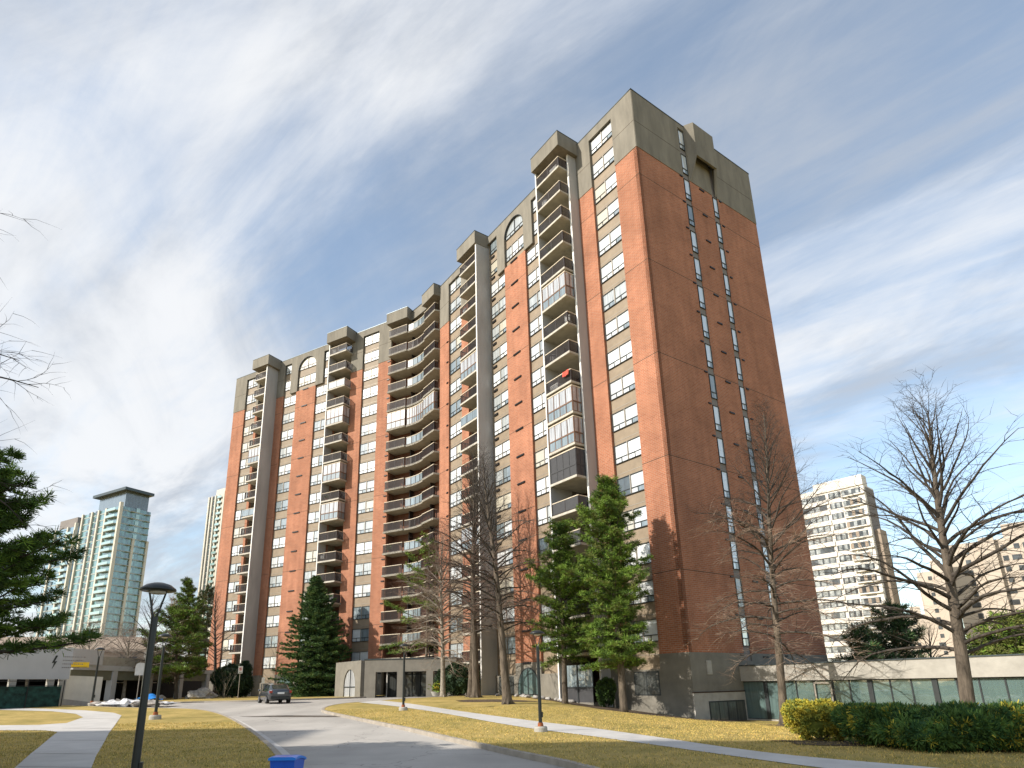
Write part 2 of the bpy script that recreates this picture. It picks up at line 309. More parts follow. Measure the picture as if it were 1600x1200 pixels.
def grass_mat(name, a, b_, c):
    m = bpy.data.materials.new(name); m.use_nodes = True; nt = m.node_tree; b = nt.nodes['Principled BSDF']; b.inputs['Roughness'].default_value = .95; b.inputs['Specular IOR Level'].default_value = .1
    tc = N(nt, 'ShaderNodeTexCoord')
    def nz(scale, det, st=(1,1,1)):
        mp = N(nt, 'ShaderNodeMapping'); mp.inputs['Scale'].default_value = st; nt.links.new(tc.outputs['Object'], mp.inputs[0])
        n = N(nt, 'ShaderNodeTexNoise'); n.inputs['Scale'].default_value = scale; n.inputs['Detail'].default_value = det; n.inputs['Roughness'].default_value = .65; nt.links.new(mp.outputs[0], n.inputs['Vector']); return n.outputs[0]
    n1 = nz(.28, 6); n2 = nz(9, 8); n3 = nz(1.1, 8)
    r = N(nt, 'ShaderNodeValToRGB'); e = r.color_ramp.elements; e[0].position = .36; e[1].position = .66; e[0].color = (*a, 1); e[1].color = (*b_, 1)
    mixf = MATH(nt, 'ADD', MATH(nt, 'MULTIPLY', n1, .55), MATH(nt, 'MULTIPLY', n3, .45)); nt.links.new(mixf, r.inputs[0])
    mx = N(nt, 'ShaderNodeMix', data_type='RGBA'); rr = N(nt, 'ShaderNodeMapRange'); rr.inputs['From Min'].default_value = .42; rr.inputs['From Max'].default_value = .66; rr.inputs['To Max'].default_value = .75; nt.links.new(n2, rr.inputs[0])
    nt.links.new(rr.outputs[0], mx.inputs['Factor']); nt.links.new(r.outputs[0], mx.inputs['A']); mx.inputs['B'].default_value = (*c, 1); nt.links.new(mx.outputs['Result'], b.inputs['Base Color'])
    bp = N(nt, 'ShaderNodeBump'); bp.inputs['Strength'].default_value = .6; bp.inputs['Distance'].default_value = .06; nt.links.new(nz(22, 8), bp.inputs['Height']); nt.links.new(bp.outputs[0], b.inputs['Normal'])
    return m
M['grass'] = grass_mat('dormant_lawn', (.22,.195,.055), (.60,.43,.16), (.30,.22,.08))
M['blade_a'] = mat('grass_blade_straw', (.66,.47,.14), .9, .2, 4); M['blade_b'] = mat('grass_blade_olive', (.26,.24,.06), .9, .2, 4)
M['mulch'] = mat('mulch', (.12,.085,.055), .98, .3, 6, .8, 30)
M['bark'] = mat('bark_grey', (.125,.10,.075), .95, .28, 5, .9, 14, stretch=(1,1,.25)); M['bark_dark'] = mat('bark_dark', (.075,.062,.05), .95, .3, 5, .9, 14, stretch=(1,1,.25))
M['twig_dark'] = mat('twig_dark', (.05,.042,.036), .9, .2, 3); M['twig_tan'] = mat('twig_tan', (.36,.26,.19), .9, .25, 3); M['twig_red'] = mat('twig_reddish', (.17,.105,.08), .9, .25, 3)
M['bark_pale'] = mat('bark_pale', (.30,.26,.21), .9, .2, 5, .4, 14)
def leafm(name, c): 
    m = mat(name, c, .75, .22, 1.6, coord='Object'); b = m.node_tree.nodes['Principled BSDF']; b.inputs['Specular IOR Level'].default_value = .25; return m
M['pine_a'] = leafm('pine_needles_fresh', (.18,.285,.04)); M['pine_b'] = leafm('pine_needles_deep', (.065,.12,.022)); M['pine_c'] = leafm('pine_needles_yellow', (.17,.19,.045))
M['spruce_a'] = leafm('spruce_needles', (.11,.20,.055)); M['spruce_b'] = leafm('spruce_needles_dark', (.05,.105,.04)); M['spruce_c'] = leafm('spruce_needles_tip', (.16,.22,.06))
M['dkpine_a'] = leafm('old_pine_needles', (.08,.15,.05)); M['dkpine_b'] = leafm('old_pine_needles_dark', (.035,.065,.028)); M['dkpine_c'] = leafm('old_pine_needles_brown', (.14,.11,.04))
M['bush_y'] = leafm('golden_shrub_leaf', (.48,.40,.05)); M['bush_y2'] = leafm('golden_shrub_leaf_green', (.22,.25,.045)); M['bush_g'] = leafm('juniper_leaf', (.11,.19,.04)); M['bush_g2'] = leafm('juniper_leaf_dark', (.04,.10,.03))
M['rhodo'] = leafm('dark_shrub_leaf', (.025,.05,.022)); M['rhodo2'] = leafm('dark_shrub_leaf_light', (.05,.085,.03))
M['white'] = mat('white_paint', (.75,.75,.73), .6, .05, 3); M['cream'] = mat('cream_render', (.66,.63,.54), .85, .05, 1, .1, 20, lowvar=.05)
M['black'] = mat('black_paint', (.012,.015,.014), .35, .1, 5, spec=.5); M['lens'] = mat('lamp_lens', (.55,.52,.45), .4, .03, 5)
M['rust'] = mat('rusty_collar', (.30,.09,.03), .8, .2, 9); M['red'] = mat('red_paint', (.60,.03,.02), .5, .05, 5); M['yellow'] = mat('yellow_paint', (.85,.55,.03), .5, .05, 5)
M['blue'] = mat('blue_plastic', (.012,.10,.55), .4, .05, 3, coat=.3); M['bluelid'] = mat('blue_plastic_light', (.015,.22,.75), .35, .05, 3, coat=.3); M['tarp'] = mat('blue_tarp', (.015,.20,.60), .5, .1, 5)
M['beige_t'] = mat('beige_concrete', (.50,.43,.355), .9, .05, .2, lowvar=.05); M['beige_t2'] = mat('cream_concrete', (.70,.66,.60), .9, .04, .2); M['tower_grey'] = mat('tower_grey', (.22,.20,.19), .9, .05, .2)
M['tower_cream'] = mat('tower_cream_mullion', (.58,.54,.46), .8, .04, .3); M['tower_slab'] = mat('tower_slab', (.34,.38,.37), .8, .04, .3)
M['win_far'] = mat('far_window', (.085,.095,.10), .15, .3, .6, coat=.6); M['win_far_l'] = mat('far_window_pale', (.35,.37,.36), .2, .3, 1.0, coat=.8)
M['brown_b'] = mat('brown_building', (.33,.265,.205), .9, .05, .5, lowvar=.05); M['grey_b'] = mat('grey_panel_wall', (.47,.48,.50), .85, .04, .4, .1, 20); M['bay_shade'] = mat('garage_shade_black', (.015,.015,.015), .9, .1, 2)
M['olive'] = mat('olive_band', (.16,.16,.12), .85, .05, 1); M['green_screen'] = mat('green_windscreen', (.015,.055,.045), .75, .35, 2.2, .5, 5)
M['stone'] = mat('fieldstone', (.38,.36,.33), .9, .2, 3, .5, 10); M['snow'] = mat('old_snow', (.62,.62,.63), .8, .15, 4, .6, 8); M['snow_dirty'] = mat('dirty_snow', (.33,.30,.27), .9, .3, 3, .8, 7)

# ================================================================== ground
def fill_poly(poly, step, zoff, name, m, holes=None):
    pts = []
    n = len(poly)
    for i in range(n):
        a = Vector(poly[i]); b = Vector(poly[(i+1) % n]); k = max(1, int((b-a).length/step))
        for j in range(k): pts.append(a + (b-a)*j/k)
    nb = len(pts); xs = [p.x for p in pts]; ys = [p.y for p in pts]
    def inside(x, y):
        c = False; j = nb-1
        for i in range(nb):
            if (ys[i] > y) != (ys[j] > y) and x < (xs[j]-xs[i])*(y-ys[i])/(ys[j]-ys[i])+xs[i]: c = not c
            j = i
        return c
    extra = []
    gx = min(xs)
    while gx < max(xs):
        gy = min(ys)
        while gy < max(ys):
            if inside(gx+.37*step, gy+.21*step): extra.append(Vector((gx+.37*step, gy+.21*step)))
            gy += step
        gx += step
    V, E, F = geometry.delaunay_2d_cdt(pts+extra, [(i, (i+1) % nb) for i in range(nb)], [list(range(nb))], 1, 1e-4)[:3]
    me = bpy.data.meshes.new(name); me.from_pydata([(p.x, p.y, tz(p.x, p.y)+zoff) for p in V], [], [tuple(f) for f in F]); me.materials.append(m)
    me.update(); bm = bmesh.new(); bm.from_mesh(me); bmesh.ops.recalc_face_normals(bm, faces=bm.faces)
    if sum(f.normal.z for f in bm.faces) < 0: bmesh.ops.reverse_faces(bm, faces=bm.faces)
    bm.to_mesh(me); bm.free()
    return link(name, me)
def curve(pts, k=5):      # catmull-rom through points
    out = []
    for i in range(len(pts)-1):
        p0 = np.array(pts[max(i-1, 0)]); p1 = np.array(pts[i]); p2 = np.array(pts[i+1]); p3 = np.array(pts[min(i+2, len(pts)-1)])
        for j in range(k):
            t = j/k; out.append(tuple(.5*((2*p1)+(-p0+p2)*t+(2*p0-5*p1+4*p2-p3)*t*t+(-p0+3*p1-3*p2+p3)*t**3)))
    out.append(tuple(pts[-1])); return [(float(a), float(b)) for a, b in out]
# base ground sheet to the horizon
xs = sorted(set([-1500,-900,-500,-300,-200,-140,-110,-90]+list(range(-76, 78, 2))+[90,110,140,200,300,500,900,1500]))
ys = sorted(set([-1500,-800,-300,-120,-60,-40]+list(range(-30, 122, 2))+[135,160,200,260,350,500,900,1500,2200]))
gv = [(x, y, tz(x, y)-.14) for y in ys for x in xs]; nx = len(xs)
gf = [(j*nx+i, j*nx+i+1, (j+1)*nx+i+1, (j+1)*nx+i) for j in range(len(ys)-1) for i in range(nx-1)]
me = bpy.data.meshes.new('ground'); me.from_pydata(gv, [], gf); me.materials.append(M['grass']); struct(link('ground', me))
# road: one big sheet under the lawns
road_poly = [(-75, 40), (-75, -20), (45, -20), (14, 0), (8, 14), (0, 26), (-2, 60), (0, 66), (-4, 72), (-14, 80), (-40, 80), (-75, 62)]
struct(fill_poly(road_poly, 2.0, -.125, 'road', M['asphalt']))
# lawns, raised by a kerb
left_edge = curve([G(0, 1102), G(110, 1102.5), G(180, 1105), G(262, 1106.5), G(302, 1108), G(330, 1112), G(356, 1121), G(385, 1138), G(414, 1161), G(440, 1190)], 5)
left_edge += [(-4.2, 11.0), (-3.2, 4.0), (-3.0, -8)]
lawn_l = left_edge + [(-60, -8), (-60, 20), (-58, 60)]
struct(fill_poly(lawn_l, 1.5, 0, 'lawn', M['grass']))
isl = curve([G(730, 1086.5), G(690, 1088.5), G(640, 1091), G(605, 1093.5), G(572, 1096), G(540, 1098.5), G(514, 1102.5), G(503, 1108), G(514, 1112.5), G(560, 1122), G(640, 1138), G(720, 1156), G(800, 1173), G(880, 1189), G(960, 1210)], 5)
isl += [(3.6, 8.5), (6.5, 3.0), (9, -8)]
lawn_r = isl + [(60, -8), (60, 40), (30, 50), (12.7, 43.5), (0, 62), (-2, 66)]
struct(fill_poly(lawn_r, 1.5, 0, 'lawn', M['grass']))
verge_edge = curve([G(140, 1096), G(240, 1097), G(320, 1095.5), G(400, 1094), G(480, 1091.5), G(560, 1089), G(590, 1087.5)], 4)
struct(fill_poly(verge_edge + [(-12.5, 78), (-45, 100), (-70, 90), (-70, 62)], 2.0, 0, 'lawn', M['grass']))
def kerb(line, side, name='kerb', w=.16, h=.015):
    P = np.array(line); T = np.gradient(P, axis=0); T /= np.linalg.norm(T, axis=1)[:, None]+1e-9; Nn = np.stack([-T[:, 1], T[:, 0]], 1)*side
    mb = MB(); k = len(P)
    for i in range(k):
        a = P[i]; b = P[i]+Nn[i]*w; z = tz(*a)
        for (q, zz) in ((b, z-.15), (b, z+h-.02), (b-Nn[i]*.02, z+h), (a-Nn[i]*.03, z+h), (a-Nn[i]*.03, z-.15)): mb.v.append((q[0], q[1], zz))
    for i in range(k-1):
        for j in range(4): mb.f.append((i*5+j, i*5+j+1, (i+1)*5+j+1, (i+1)*5+j)); mb.m.append(0)
    # gutter pan
    for i in range(k):
        a = P[i]+Nn[i]*w; b = a+Nn[i]*.32; z = tz(*a)
        mb.v.append((a[0], a[1], z-.115)); mb.v.append((b[0], b[1], z-.119))
    o = 5*k
    for i in range(k-1): mb.f.append((o+2*i, o+2*i+1, o+2*i+3, o+2*i+2)); mb.m.append(1)
    return struct(mb.build(name, [M['kerb'], M['path']]))
kerb(left_edge, 1); kerb(isl, 1); kerb(verge_edge, -1)
# paths
sw_up = [G(592, 1094.3), G(640, 1099.5), G(700, 1108.5), G(828, 1126), G(920, 1137), G(1020, 1151), G(1120, 1166), G(1240, 1181), G(1436, 1198), G(1700, 1222)]
sw_lo = [G(560, 1097.6), G(620, 1104), G(700, 1116), G(820, 1137), G(920, 1150), G(1020, 1164), G(1140, 1181), G(1280, 1200), G(1500, 1225), G(1700, 1245)]
struct(fill_poly(curve(sw_up, 3) + curve(sw_lo, 3)[::-1], 1.2, .012, 'path', M['path']))
lp = [G(-60, 1105.5), G(0, 1106), G(70, 1107.5), G(132, 1110), G(178, 1114), G(190, 1118), G(170, 1146), G(150, 1182), G(138, 1212), (-8.0, 9.0), (-7.6, 0), (-10.2, 0), (-10.8, 9), G(10, 1212), G(48, 1178), G(76, 1155), G(90, 1144), G(70, 1141.5), G(0, 1141.5), G(-60, 1142), G(-60, 1134.5), G(0, 1133.5), G(60, 1133), G(104, 1130), G(130, 1121), G(118, 1115.5), G(80, 1111.5), G(0, 1109.5), G(-60, 1109.5)]
struct(fill_poly(lp, 1.0, .012, 'path', M['path']))
# expansion joints of the left path as thin dark strips
jb = MB()
for (a, b) in ((G(110, 1122), G(186, 1124)), (G(96, 1138), G(176, 1139)), (G(74, 1157), G(164, 1158)), (G(52, 1178), G(150, 1179)), (G(28, 1199), G(142, 1200))):
    a = np.array(a); b = np.array(b); t = (b-a)/np.linalg.norm(b-a); n = np.array([-t[1], t[0]])*.02; i0 = len(jb.v)
    for q in (a-n, b-n, b+n, a+n): jb.v.append((q[0], q[1], tz(q[0], q[1])+.017))
    jb.f.append((i0, i0+1, i0+2, i0+3)); jb.m.append(0)
struct(jb.build('path_joints', M['mulch']))
def patch(cx, cy, rx, ry, zoff, name, m, n=40, seed=0, rot=0):
    r = random.Random(seed); ph = [r.uniform(0, 6.28) for _ in range(4)]; pts = []
    for i in range(n):
        a = 2*math.pi*i/n; k = 1+.12*math.sin(3*a+ph[0])+.08*math.sin(5*a+ph[1])+.05*math.sin(9*a+ph[2])
        x, y = rx*k*math.cos(a), ry*k*math.sin(a); pts.append((cx+x*math.cos(rot)-y*math.sin(rot), cy+x*math.sin(rot)+y*math.cos(rot)))
    return struct(fill_poly(pts, .8, zoff, name, m))

# ================================================================== main apartment building
D0 = 43.4
C0 = np.array([math.sin(rad(17.12)), math.cos(rad(17.12))])*D0
L0 = np.array([-13.77, 76.16])
AR, AL, AS = rad(-34.47), rad(-59.9), rad(55.53)
FL = 2.742; ZB = 3.516; ZT = ZB+15*FL; ZR = 50.79
zk = lambda k: ZB+FL*k
def frame(org, az):       # local x along the wall, local y = z cross x
    t = np.array([math.sin(az), math.cos(az)]); return (float(org[0]), float(org[1]), 0.0), math.atan2(t[1], t[0])
FR_R, FR_L, FR_S = frame(C0, AR), frame(L0, AL), frame(C0, AS)
def W(fr, s, o):
    (x, y, _), a = fr; return x+s*math.cos(a)-o*math.sin(a), y+s*math.sin(a)+o*math.cos(a)
apt = thing('apartment_building', 'tall red brick apartment block with taupe concrete crown, stacked balconies and a curved balcony bay', 'apartment building')
BM = [M['brick'], M['stucco'], M['base_conc'], M['joint'], M['spandrel'], M['mullion'], M['coping'], M['brick_dark'], M['inner'], M['recess_glass'], M['base_light'], M['frame']]
def strip(mb, s0, s1, y1=0.0, y0=-.35, top=True, joints=True, sg=1):
    """solid wall strip: base, brick, crown"""
    mb.box(s0, s1, sg*y0, sg*y1, ZB, ZT, 0)
    mb.box(s0-.002, s1+.002, sg*y0, sg*(y1+.04), -2.5, ZB, 2)
    if top: mb.box(s0-.002, s1+.002, sg*y0, sg*(y1+.04), ZT, ZR-.08, 1)
    if joints:
        for k in (2, 5, 8, 11, 14): mb.box(s0+.004, s1-.004, sg*(y1-.02), sg*(y1+.006), zk(k)-.02, zk(k)+.02, 3)
        if top: mb.box(s0+.004, s1-.004, sg*(y1+.02), sg*(y1+.046), zk(16)-.015, zk(16)+.015, 3)
def column(mb, s0, s1, kmin=0, kmax=16, y=-.24):
    """recessed window column: spandrel backing, head panel over the top window, storey flashings"""
    zt = zk(kmax)+2.42 if kmax == 16 else ZT
    mb.box(s0, s1, -.35, y, zk(kmin)-.02 if kmin else ZB-1.0, zt, 4)
    if kmax == 16: mb.box(s0, s1, -.351, .042, zt, ZR-.08, 1)
    if not kmin: mb.box(s0, s1, -.352, .038, -2.5, ZB-1.0, 2)
    for k in range(kmin, kmax+1): mb.box(s0, s1, y, y+.012, zk(k)-.02, zk(k)+.02, 5)
def wing(fr, strips, piers, cols, recess, arch, s0, s1):
    mb = MB()
    for a, b in strips: strip(mb, a, b)
    for a, b in piers: strip(mb, a, b, top=False)
    for c in cols: column(mb, *c)
    for a, b, gs in recess:      # header over the balcony bay, its cheeks and its back wall with a door per storey
        mb.box(a, b, -.35, .040, 49.4, ZR-.08, 1)
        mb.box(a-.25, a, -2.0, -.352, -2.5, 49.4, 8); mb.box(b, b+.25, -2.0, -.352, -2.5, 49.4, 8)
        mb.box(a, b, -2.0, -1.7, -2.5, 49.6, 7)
        for k in range(0, 17):
            z = zk(k)+.34; w = (b-a)
            mb.box(a+.15*w, a+.80*w, -1.7, -1.66, z, z+2.1, 9)
            for q in (.15, .47, .80): mb.box(a+q*w-.04, a+q*w+.04, -1.66, -1.63, z, z+2.1, 11)
    mb.box(s0, s1, -.40, .075, ZR-.08, ZR, 6)
    (m0, m1, a0, a1) = arch; r = (a1-a0)/2; xc = (a0+a1)/2; zs = zk(16)+2.62-r
    for sg, m_, a_ in ((-1, m0, a0), (1, m1, a1)):
        pl = [(m_, ZT), (a_, ZT), (a_, zs)] + [(xc+sg*r*math.cos(t), zs+r*math.sin(t)) for t in np.linspace(0, math.pi/2, 14)[1:]] + [(xc, ZR-.08), (m_, ZR-.08)]
        mb.xzprism(pl, -.35, .042, 1)
    mb.box(a0, a1, -.35, -.24, ZT, zk(16)+2.7, 4)
    for i in range(28):
        t0, t1 = math.pi*i/28, math.pi*(i+1)/28
        q = [(xc-r*math.cos(t0), zs+r*math.sin(t0)), (xc-r*math.cos(t1), zs+r*math.sin(t1)), (xc-(r-.05)*math.cos(t1), zs+(r-.05)*math.sin(t1)), (xc-(r-.05)*math.cos(t0), zs+(r-.05)*math.sin(t0))]
        mb.xzprism(q, -.15, .03, 11)
    return mb.build('wall', BM, apt, loc=fr[0], rz=fr[1])
# (strips, brick piers, window columns (s0, s1, first, last), balcony recesses)
wing(FR_R, [(0, 2.45), (5.3, 7.15), (10.75, 12.4), (26.3, 27.75), (30.65, 32.8)], [(15.28, 18.9)],
     [(2.45, 5.3, 0, 16), (12.4, 14.0, 15, 16), (12.4, 15.28, 0, 14), (20.2, 22.05, 15, 16), (18.9, 22.05, 0, 14), (27.75, 30.65, 0, 16)],
     [(7.15, 10.75, 1), (22.05, 26.3, 1)], (14.0, 20.2, 15.45, 18.8), -.075, 32.82)
wing(FR_L, [(-.8, 1.42), (4.3, 6.48), (9.45, 10.6), (20.1, 21.65), (25.8, 26.3), (28.9, 31.6)], [(13.35, 17.35)],
     [(1.42, 4.3, 0, 16), (10.6, 11.9, 15, 16), (10.6, 13.35, 0, 14), (18.7, 20.1, 15, 16), (17.35, 20.1, 0, 14), (26.3, 28.9, 0, 16)],
     [(6.48, 9.45, 1), (21.65, 25.8, 1)], (11.9, 18.7, 13.45, 17.2), -.82, 31.62)
# side wall (local y points into the building, so outward is -y)
mb = MB()
for a, b in ((0, 5.93), (6.75, 9.95), (10.70, 16.85)): strip(mb, a, b, sg=-1)
for a, b in ((5.93, 6.75), (9.95, 10.70)):
    mb.box(a, b, .06, .35, 3.0, ZR-.6, 4); mb.box(a, b, -.038, .349, ZR-.6, ZR-.08, 1); mb.box(a, b, -.036, .348, -2.5, 3.0, 2)
mb.box(-.075, 16.9, -.075, .40, ZR-.081, ZR-.001, 6)
# lower, lighter base band with a strip of low windows
mb.box(-.06, 5.35, -.10, .0, -2.5, .95, 10); mb.box(-.08, 5.37, -.12, -.002, .95, 1.02, 3)
mb.box(1.35, 5.15, -.13, -.101, -.95, .42, 11)
for i in range(4): mb.box(1.42+i*.93, 1.42+i*.93+.84, -.145, -.131, -.85, .34, 9)
side = mb.build('side_wall', BM[:4]+[M['tower_grey']]+BM[5:], apt, loc=FR_S[0], rz=FR_S[1])
# brick is coplanar in material, the crown hood over the middle of the side wall
mb = MB()
hx0, hx1, ho = 6.9, 10.6, .75
P = lambda s, o, z: (s, -o, z)
def quad(mb, a, b, c, d, m):
    i = len(mb.v); mb.v += [a, b, c, d]; mb.f.append((i, i+1, i+2, i+3)); mb.m.append(m)
ix0, ix1 = hx0+.42, hx1-.42
zt, zf, zb = ZR+.12, 47.2, ZT+.10
for (o0, o1, z0) in ((ho, .0, 0),):
    quad(mb, P(ix0,ho,zf), P(ix1,ho,zf), P(ix1,ho,zt), P(ix0,ho,zt), 0)          # front
    quad(mb, P(hx0,.05,zb), P(ix0,ho,zf), P(ix0,ho,zt), P(hx0,.05,zt), 0)        # splayed cheeks
    quad(mb, P(ix1,ho,zf), P(hx1,.05,zb), P(hx1,.05,zt), P(ix1,ho,zt), 0)
    quad(mb, P(ix0,ho,zt), P(ix1,ho,zt), P(hx1,.05,zt), P(hx0,.05,zt), 1)        # lid
    quad(mb, P(hx0+.25,.05,zb), P(ix0+.18,ho-.18,zf), P(ix0+.18,.05,zf), P(hx0+.25,.05,zf), 2)
    quad(mb, P(ix0,ho,zf), P(ix0+.18,ho-.18,zf), P(ix1-.18,ho-.18,zf), P(ix1,ho,zf), 0)
    quad(mb, P(hx0,.05,zb), P(hx0+.25,.05,zb), P(ix0+.18,ho-.18,zf), P(ix0,ho,zf), 0)
    quad(mb, P(hx1-.25,.05,zb), P(hx1,.05,zb), P(ix1,ho,zf), P(ix1-.18,ho-.18,zf), 0)
    quad(mb, P(ix0+.18,ho-.18,zf), P(ix1-.18,ho-.18,zf), P(ix1-.18,.05,zf+2.6), P(ix0+.18,.05,zf+2.6), 2)
    quad(mb, P(ix1-.18,ho-.18,zf), P(hx1-.25,.05,zb), P(hx1-.25,.05,zf+.5), P(ix1-.18,.05,zf+1.0), 0)
hood = mb.build('roof_hood', [M['stucco'], M['coping'], M['inner']], apt, loc=FR_S[0], rz=FR_S[1])
# core: roof deck, rear and far walls
def foot(inset, back):
    pts = [W(FR_R, inset*.2, -inset), W(FR_R, 32.8, -inset), W(FR_R, 35.5, -inset-1), W(FR_L, -4, -inset-1), W(FR_L, -.8, -inset), W(FR_L, 31.55, -inset), W(FR_L, 31.55, -back), W(FR_L, 4, -back)]
    (x, y, _), a = FR_S; pts += [(x+back*math.cos(a)-8*math.sin(a)*1, y+back*math.sin(a)+8*math.cos(a)*1), (x+back*math.cos(a)-.36*math.sin(a), y+back*math.sin(a)+.36*math.cos(a))]
    return pts
mb = MB(); fp = foot(2.1, 16.8)
mb.prism(fp, -2.5, ZB, 2); mb.prism(fp, ZB, ZT, 0); mb.prism(fp, ZT, ZR-.5, 1, 12)
mb.build('rear_wall', BM+[M['roof']], apt)
# far gable of the left wing
mb = MB(); strip(mb, 31.25, 31.6, y1=-.36, y0=-16.8, joints=False); mb.build('gable_wall', BM, apt, loc=FR_L[0], rz=FR_L[1])

# ---- windows
WIN = {}
def window_mesh(w, h, lights, pid, arch=False, low=.42):
    """frame with a fixed upper light and a sliding lower row; origin at the lower left"""
    key = (round(w, 2), round(h, 2), lights, tuple(pid), arch); thin = w < .8
    if key in WIN: return WIN[key]
    f = MB(); g = MB(); t = .028 if thin else .055; lw = w/lights
    zo = (lambda x: h) if not arch else (lambda x: (h-w/2)+math.sqrt(max(0.0, (w/2)**2-(x-w/2)**2)))
    if not arch:
        f.box(0, w, 0, .09, 0, t); f.box(0, w, 0, .09, h-t, h); f.box(0, t, .001, .091, t, h-t); f.box(w-t, w, .001, .091, t, h-t)
    else: f.box(0, w, 0, .09, 0, t)
    f.box(t, w-t, .002, .08, low, low+.06)
    for i in range(1, lights): f.box(i*lw-.04, i*lw+.04, .003, .10, t, zo(i*lw)-.02, 0 if arch else 1)
    for i in range(lights):
        x0, x1 = i*lw+t*.6, (i+1)*lw-t*.6
        if not thin: f.box((x0+x1)/2-.03, (x0+x1)/2+.03, .004, .075, t, low)
        m = pid[i % len(pid)]
        if not arch:
            g.box(x0, x1, .0, .03, low+.05, h-t*.5, m)
            g.box(x0, (x0+x1)/2, .0, .045, t*.5, low, m if (pid[i % len(pid)]+i) % 3 else 5); g.box((x0+x1)/2, x1, .0, .03, t*.5, low, m)
        else:
            n = 8; pts = [(x0, low+.05)] + [(x0+(x1-x0)*j/n, max(low+.06, zo(x0+(x1-x0)*j/n)-.05)) for j in range(n+1)] + [(x1, low+.05)]
            g.xzprism(pts, 0, .03, m); g.box(x0, x1, .0, .03, t*.5, low, m)
    WIN[key] = (f.mesh('window', [M['frame'], M['mullion']]), g.mesh('pane', PANES)); return WIN[key]
SIDE_WIN = []; far_windows = []
def put_window(fr, s, y, z, w, h, lights, name='window', arch=False, rev=False, low=.42, far=False, pale=False):
    r = random.random(); n = lights; lowf = z < 18
    px_ = PIDX + ([2,4,4,5,3,2,5] if lowf else [2,3])
    pid = [random.choice(px_) for _ in range(n)] if r < .45 else [random.choice(px_)]*n
    if pale: pid = [6 if r < .85 else 5]
    (X, Y, _), a = fr
    if rev: ox, oy, aa = X+(s+w)*math.cos(a)-y*math.sin(a), Y+(s+w)*math.sin(a)+y*math.cos(a), a+math.pi
    else: ox, oy, aa = X+s*math.cos(a)-y*math.sin(a), Y+s*math.sin(a)+y*math.cos(a), a
    if far: far_windows.append((pid, w, h, lights, arch, low, ox, oy, z, aa)); return
    mf, mg = window_mesh(w, h, lights, pid, arch, low)
    o = link(name, mf, apt, (ox, oy, z), aa); link('pane', mg, o)
SILL, WH = .86, 1.54
for s0, s1, k0, k1 in ((2.45, 5.3, 0, 16), (12.4, 14.0, 15, 16), (12.4, 15.28, 0, 14), (20.2, 21.78, 15, 16), (18.9, 21.78, 0, 14), (27.75, 30.65, 0, 16)):
    for k in range(k0, k1+1): put_window(FR_R, s0+.06, -.225, zk(k)+SILL, s1-s0-.12, WH, 2 if s1-s0 > 2 else 1, far=(s0 == 12.4 and k < 15))
put_window(FR_R, 15.5, -.225, zk(16)+.75, 3.25, 1.83, 2, arch=True); put_window(FR_R, 15.5, -.225, zk(15)+SILL-.1, 3.25, 1.55, 3)
for s0, s1, k0, k1 in ((1.42, 4.3, 0, 16), (10.6, 11.9, 15, 16), (10.6, 13.35, 0, 14), (18.7, 20.1, 15, 16), (17.35, 20.1, 0, 14), (26.3, 28.9, 0, 16)):
    for k in range(k0, k1+1): put_window(FR_L, s0+.06, -.225, zk(k)+SILL, s1-s0-.12, WH, 2 if s1-s0 > 2 else 1, far=(s0 in (10.6, 26.3) or (s0 == 17.35 and k < 6) or s0 == 18.7))
put_window(FR_L, 13.5, -.225, zk(16)+.75, 3.65, 1.83, 2, arch=True); put_window(FR_L, 13.5, -.225, zk(15)+SILL-.1, 3.65, 1.55, 3)
fw_mb = MB(); fg = MB()
for (pid, w, h, lights, arch_, low, ox, oy, z, aa) in far_windows:
    mf, mg = window_mesh(w, h, lights, pid, arch_, low)
    for mesh_, tgt in ((mf, fw_mb), (mg, fg)):
        b = len(tgt.v); c_, s_ = math.cos(aa), math.sin(aa)
        tgt.v += [(ox+q.co.x*c_-q.co.y*s_, oy+q.co.x*s_+q.co.y*c_, z+q.co.z) for q in mesh_.vertices]
        for p in mesh_.polygons: tgt.f.append(tuple(b+q for q in p.vertices)); tgt.m.append(p.material_index)
fo = stuff(fw_mb.build('window', [M['frame'], M['mullion']], apt)); stuff(fg.build('pane', PANES, fo))
for s0, s1 in ((5.93, 6.75), (9.95, 10.70)):
    for k in range(0, 17):
        if s0 > 9 and k == 15: continue
        put_window(FR_S, s0+.05, .05, zk(k)+SILL-.35, s1-s0-.08, 2.1, 1, name='slit_window', rev=True, low=.5, pale=True)
# vents: little louvres beside the columns, one per storey
def vent(fr, s0, s1, y0, y1, z0, z1, mats=(0,), name='air_vent'):
    m_ = MB(); w = s1-s0; h = z1-z0; m_.box(0, w, 0, y1-y0, 0, h, 0); n_ = 3
    for i in range(n_): m_.box(.02, w-.02, (y1-y0), (y1-y0)+.012, h*(i+.3)/n_, h*(i+.7)/n_, 0)
    x, y = W(fr, s0, y0); me_ = VENT.setdefault((round(w, 2), round(h, 2), round(y1-y0, 2)), None) or m_.mesh(name, [M['dark']]); VENT[(round(w, 2), round(h, 2), round(y1-y0, 2))] = me_
    return link(name, me_, apt, (x, y, z0), fr[1])
VENT = {}
for k in range(0, 16):
    z = zk(k)-.12; vent(FR_R, 16.6, 17.75, -.01, .10, z, z+.16)
    if k < 15: vent(FR_R, 30.74, 31.1, -.01, .09, z, z+.14)
for k in range(0, 17): vent(FR_R, 21.0, 21.65, -.24, -.12, zk(k)+.30, zk(k)+.52)
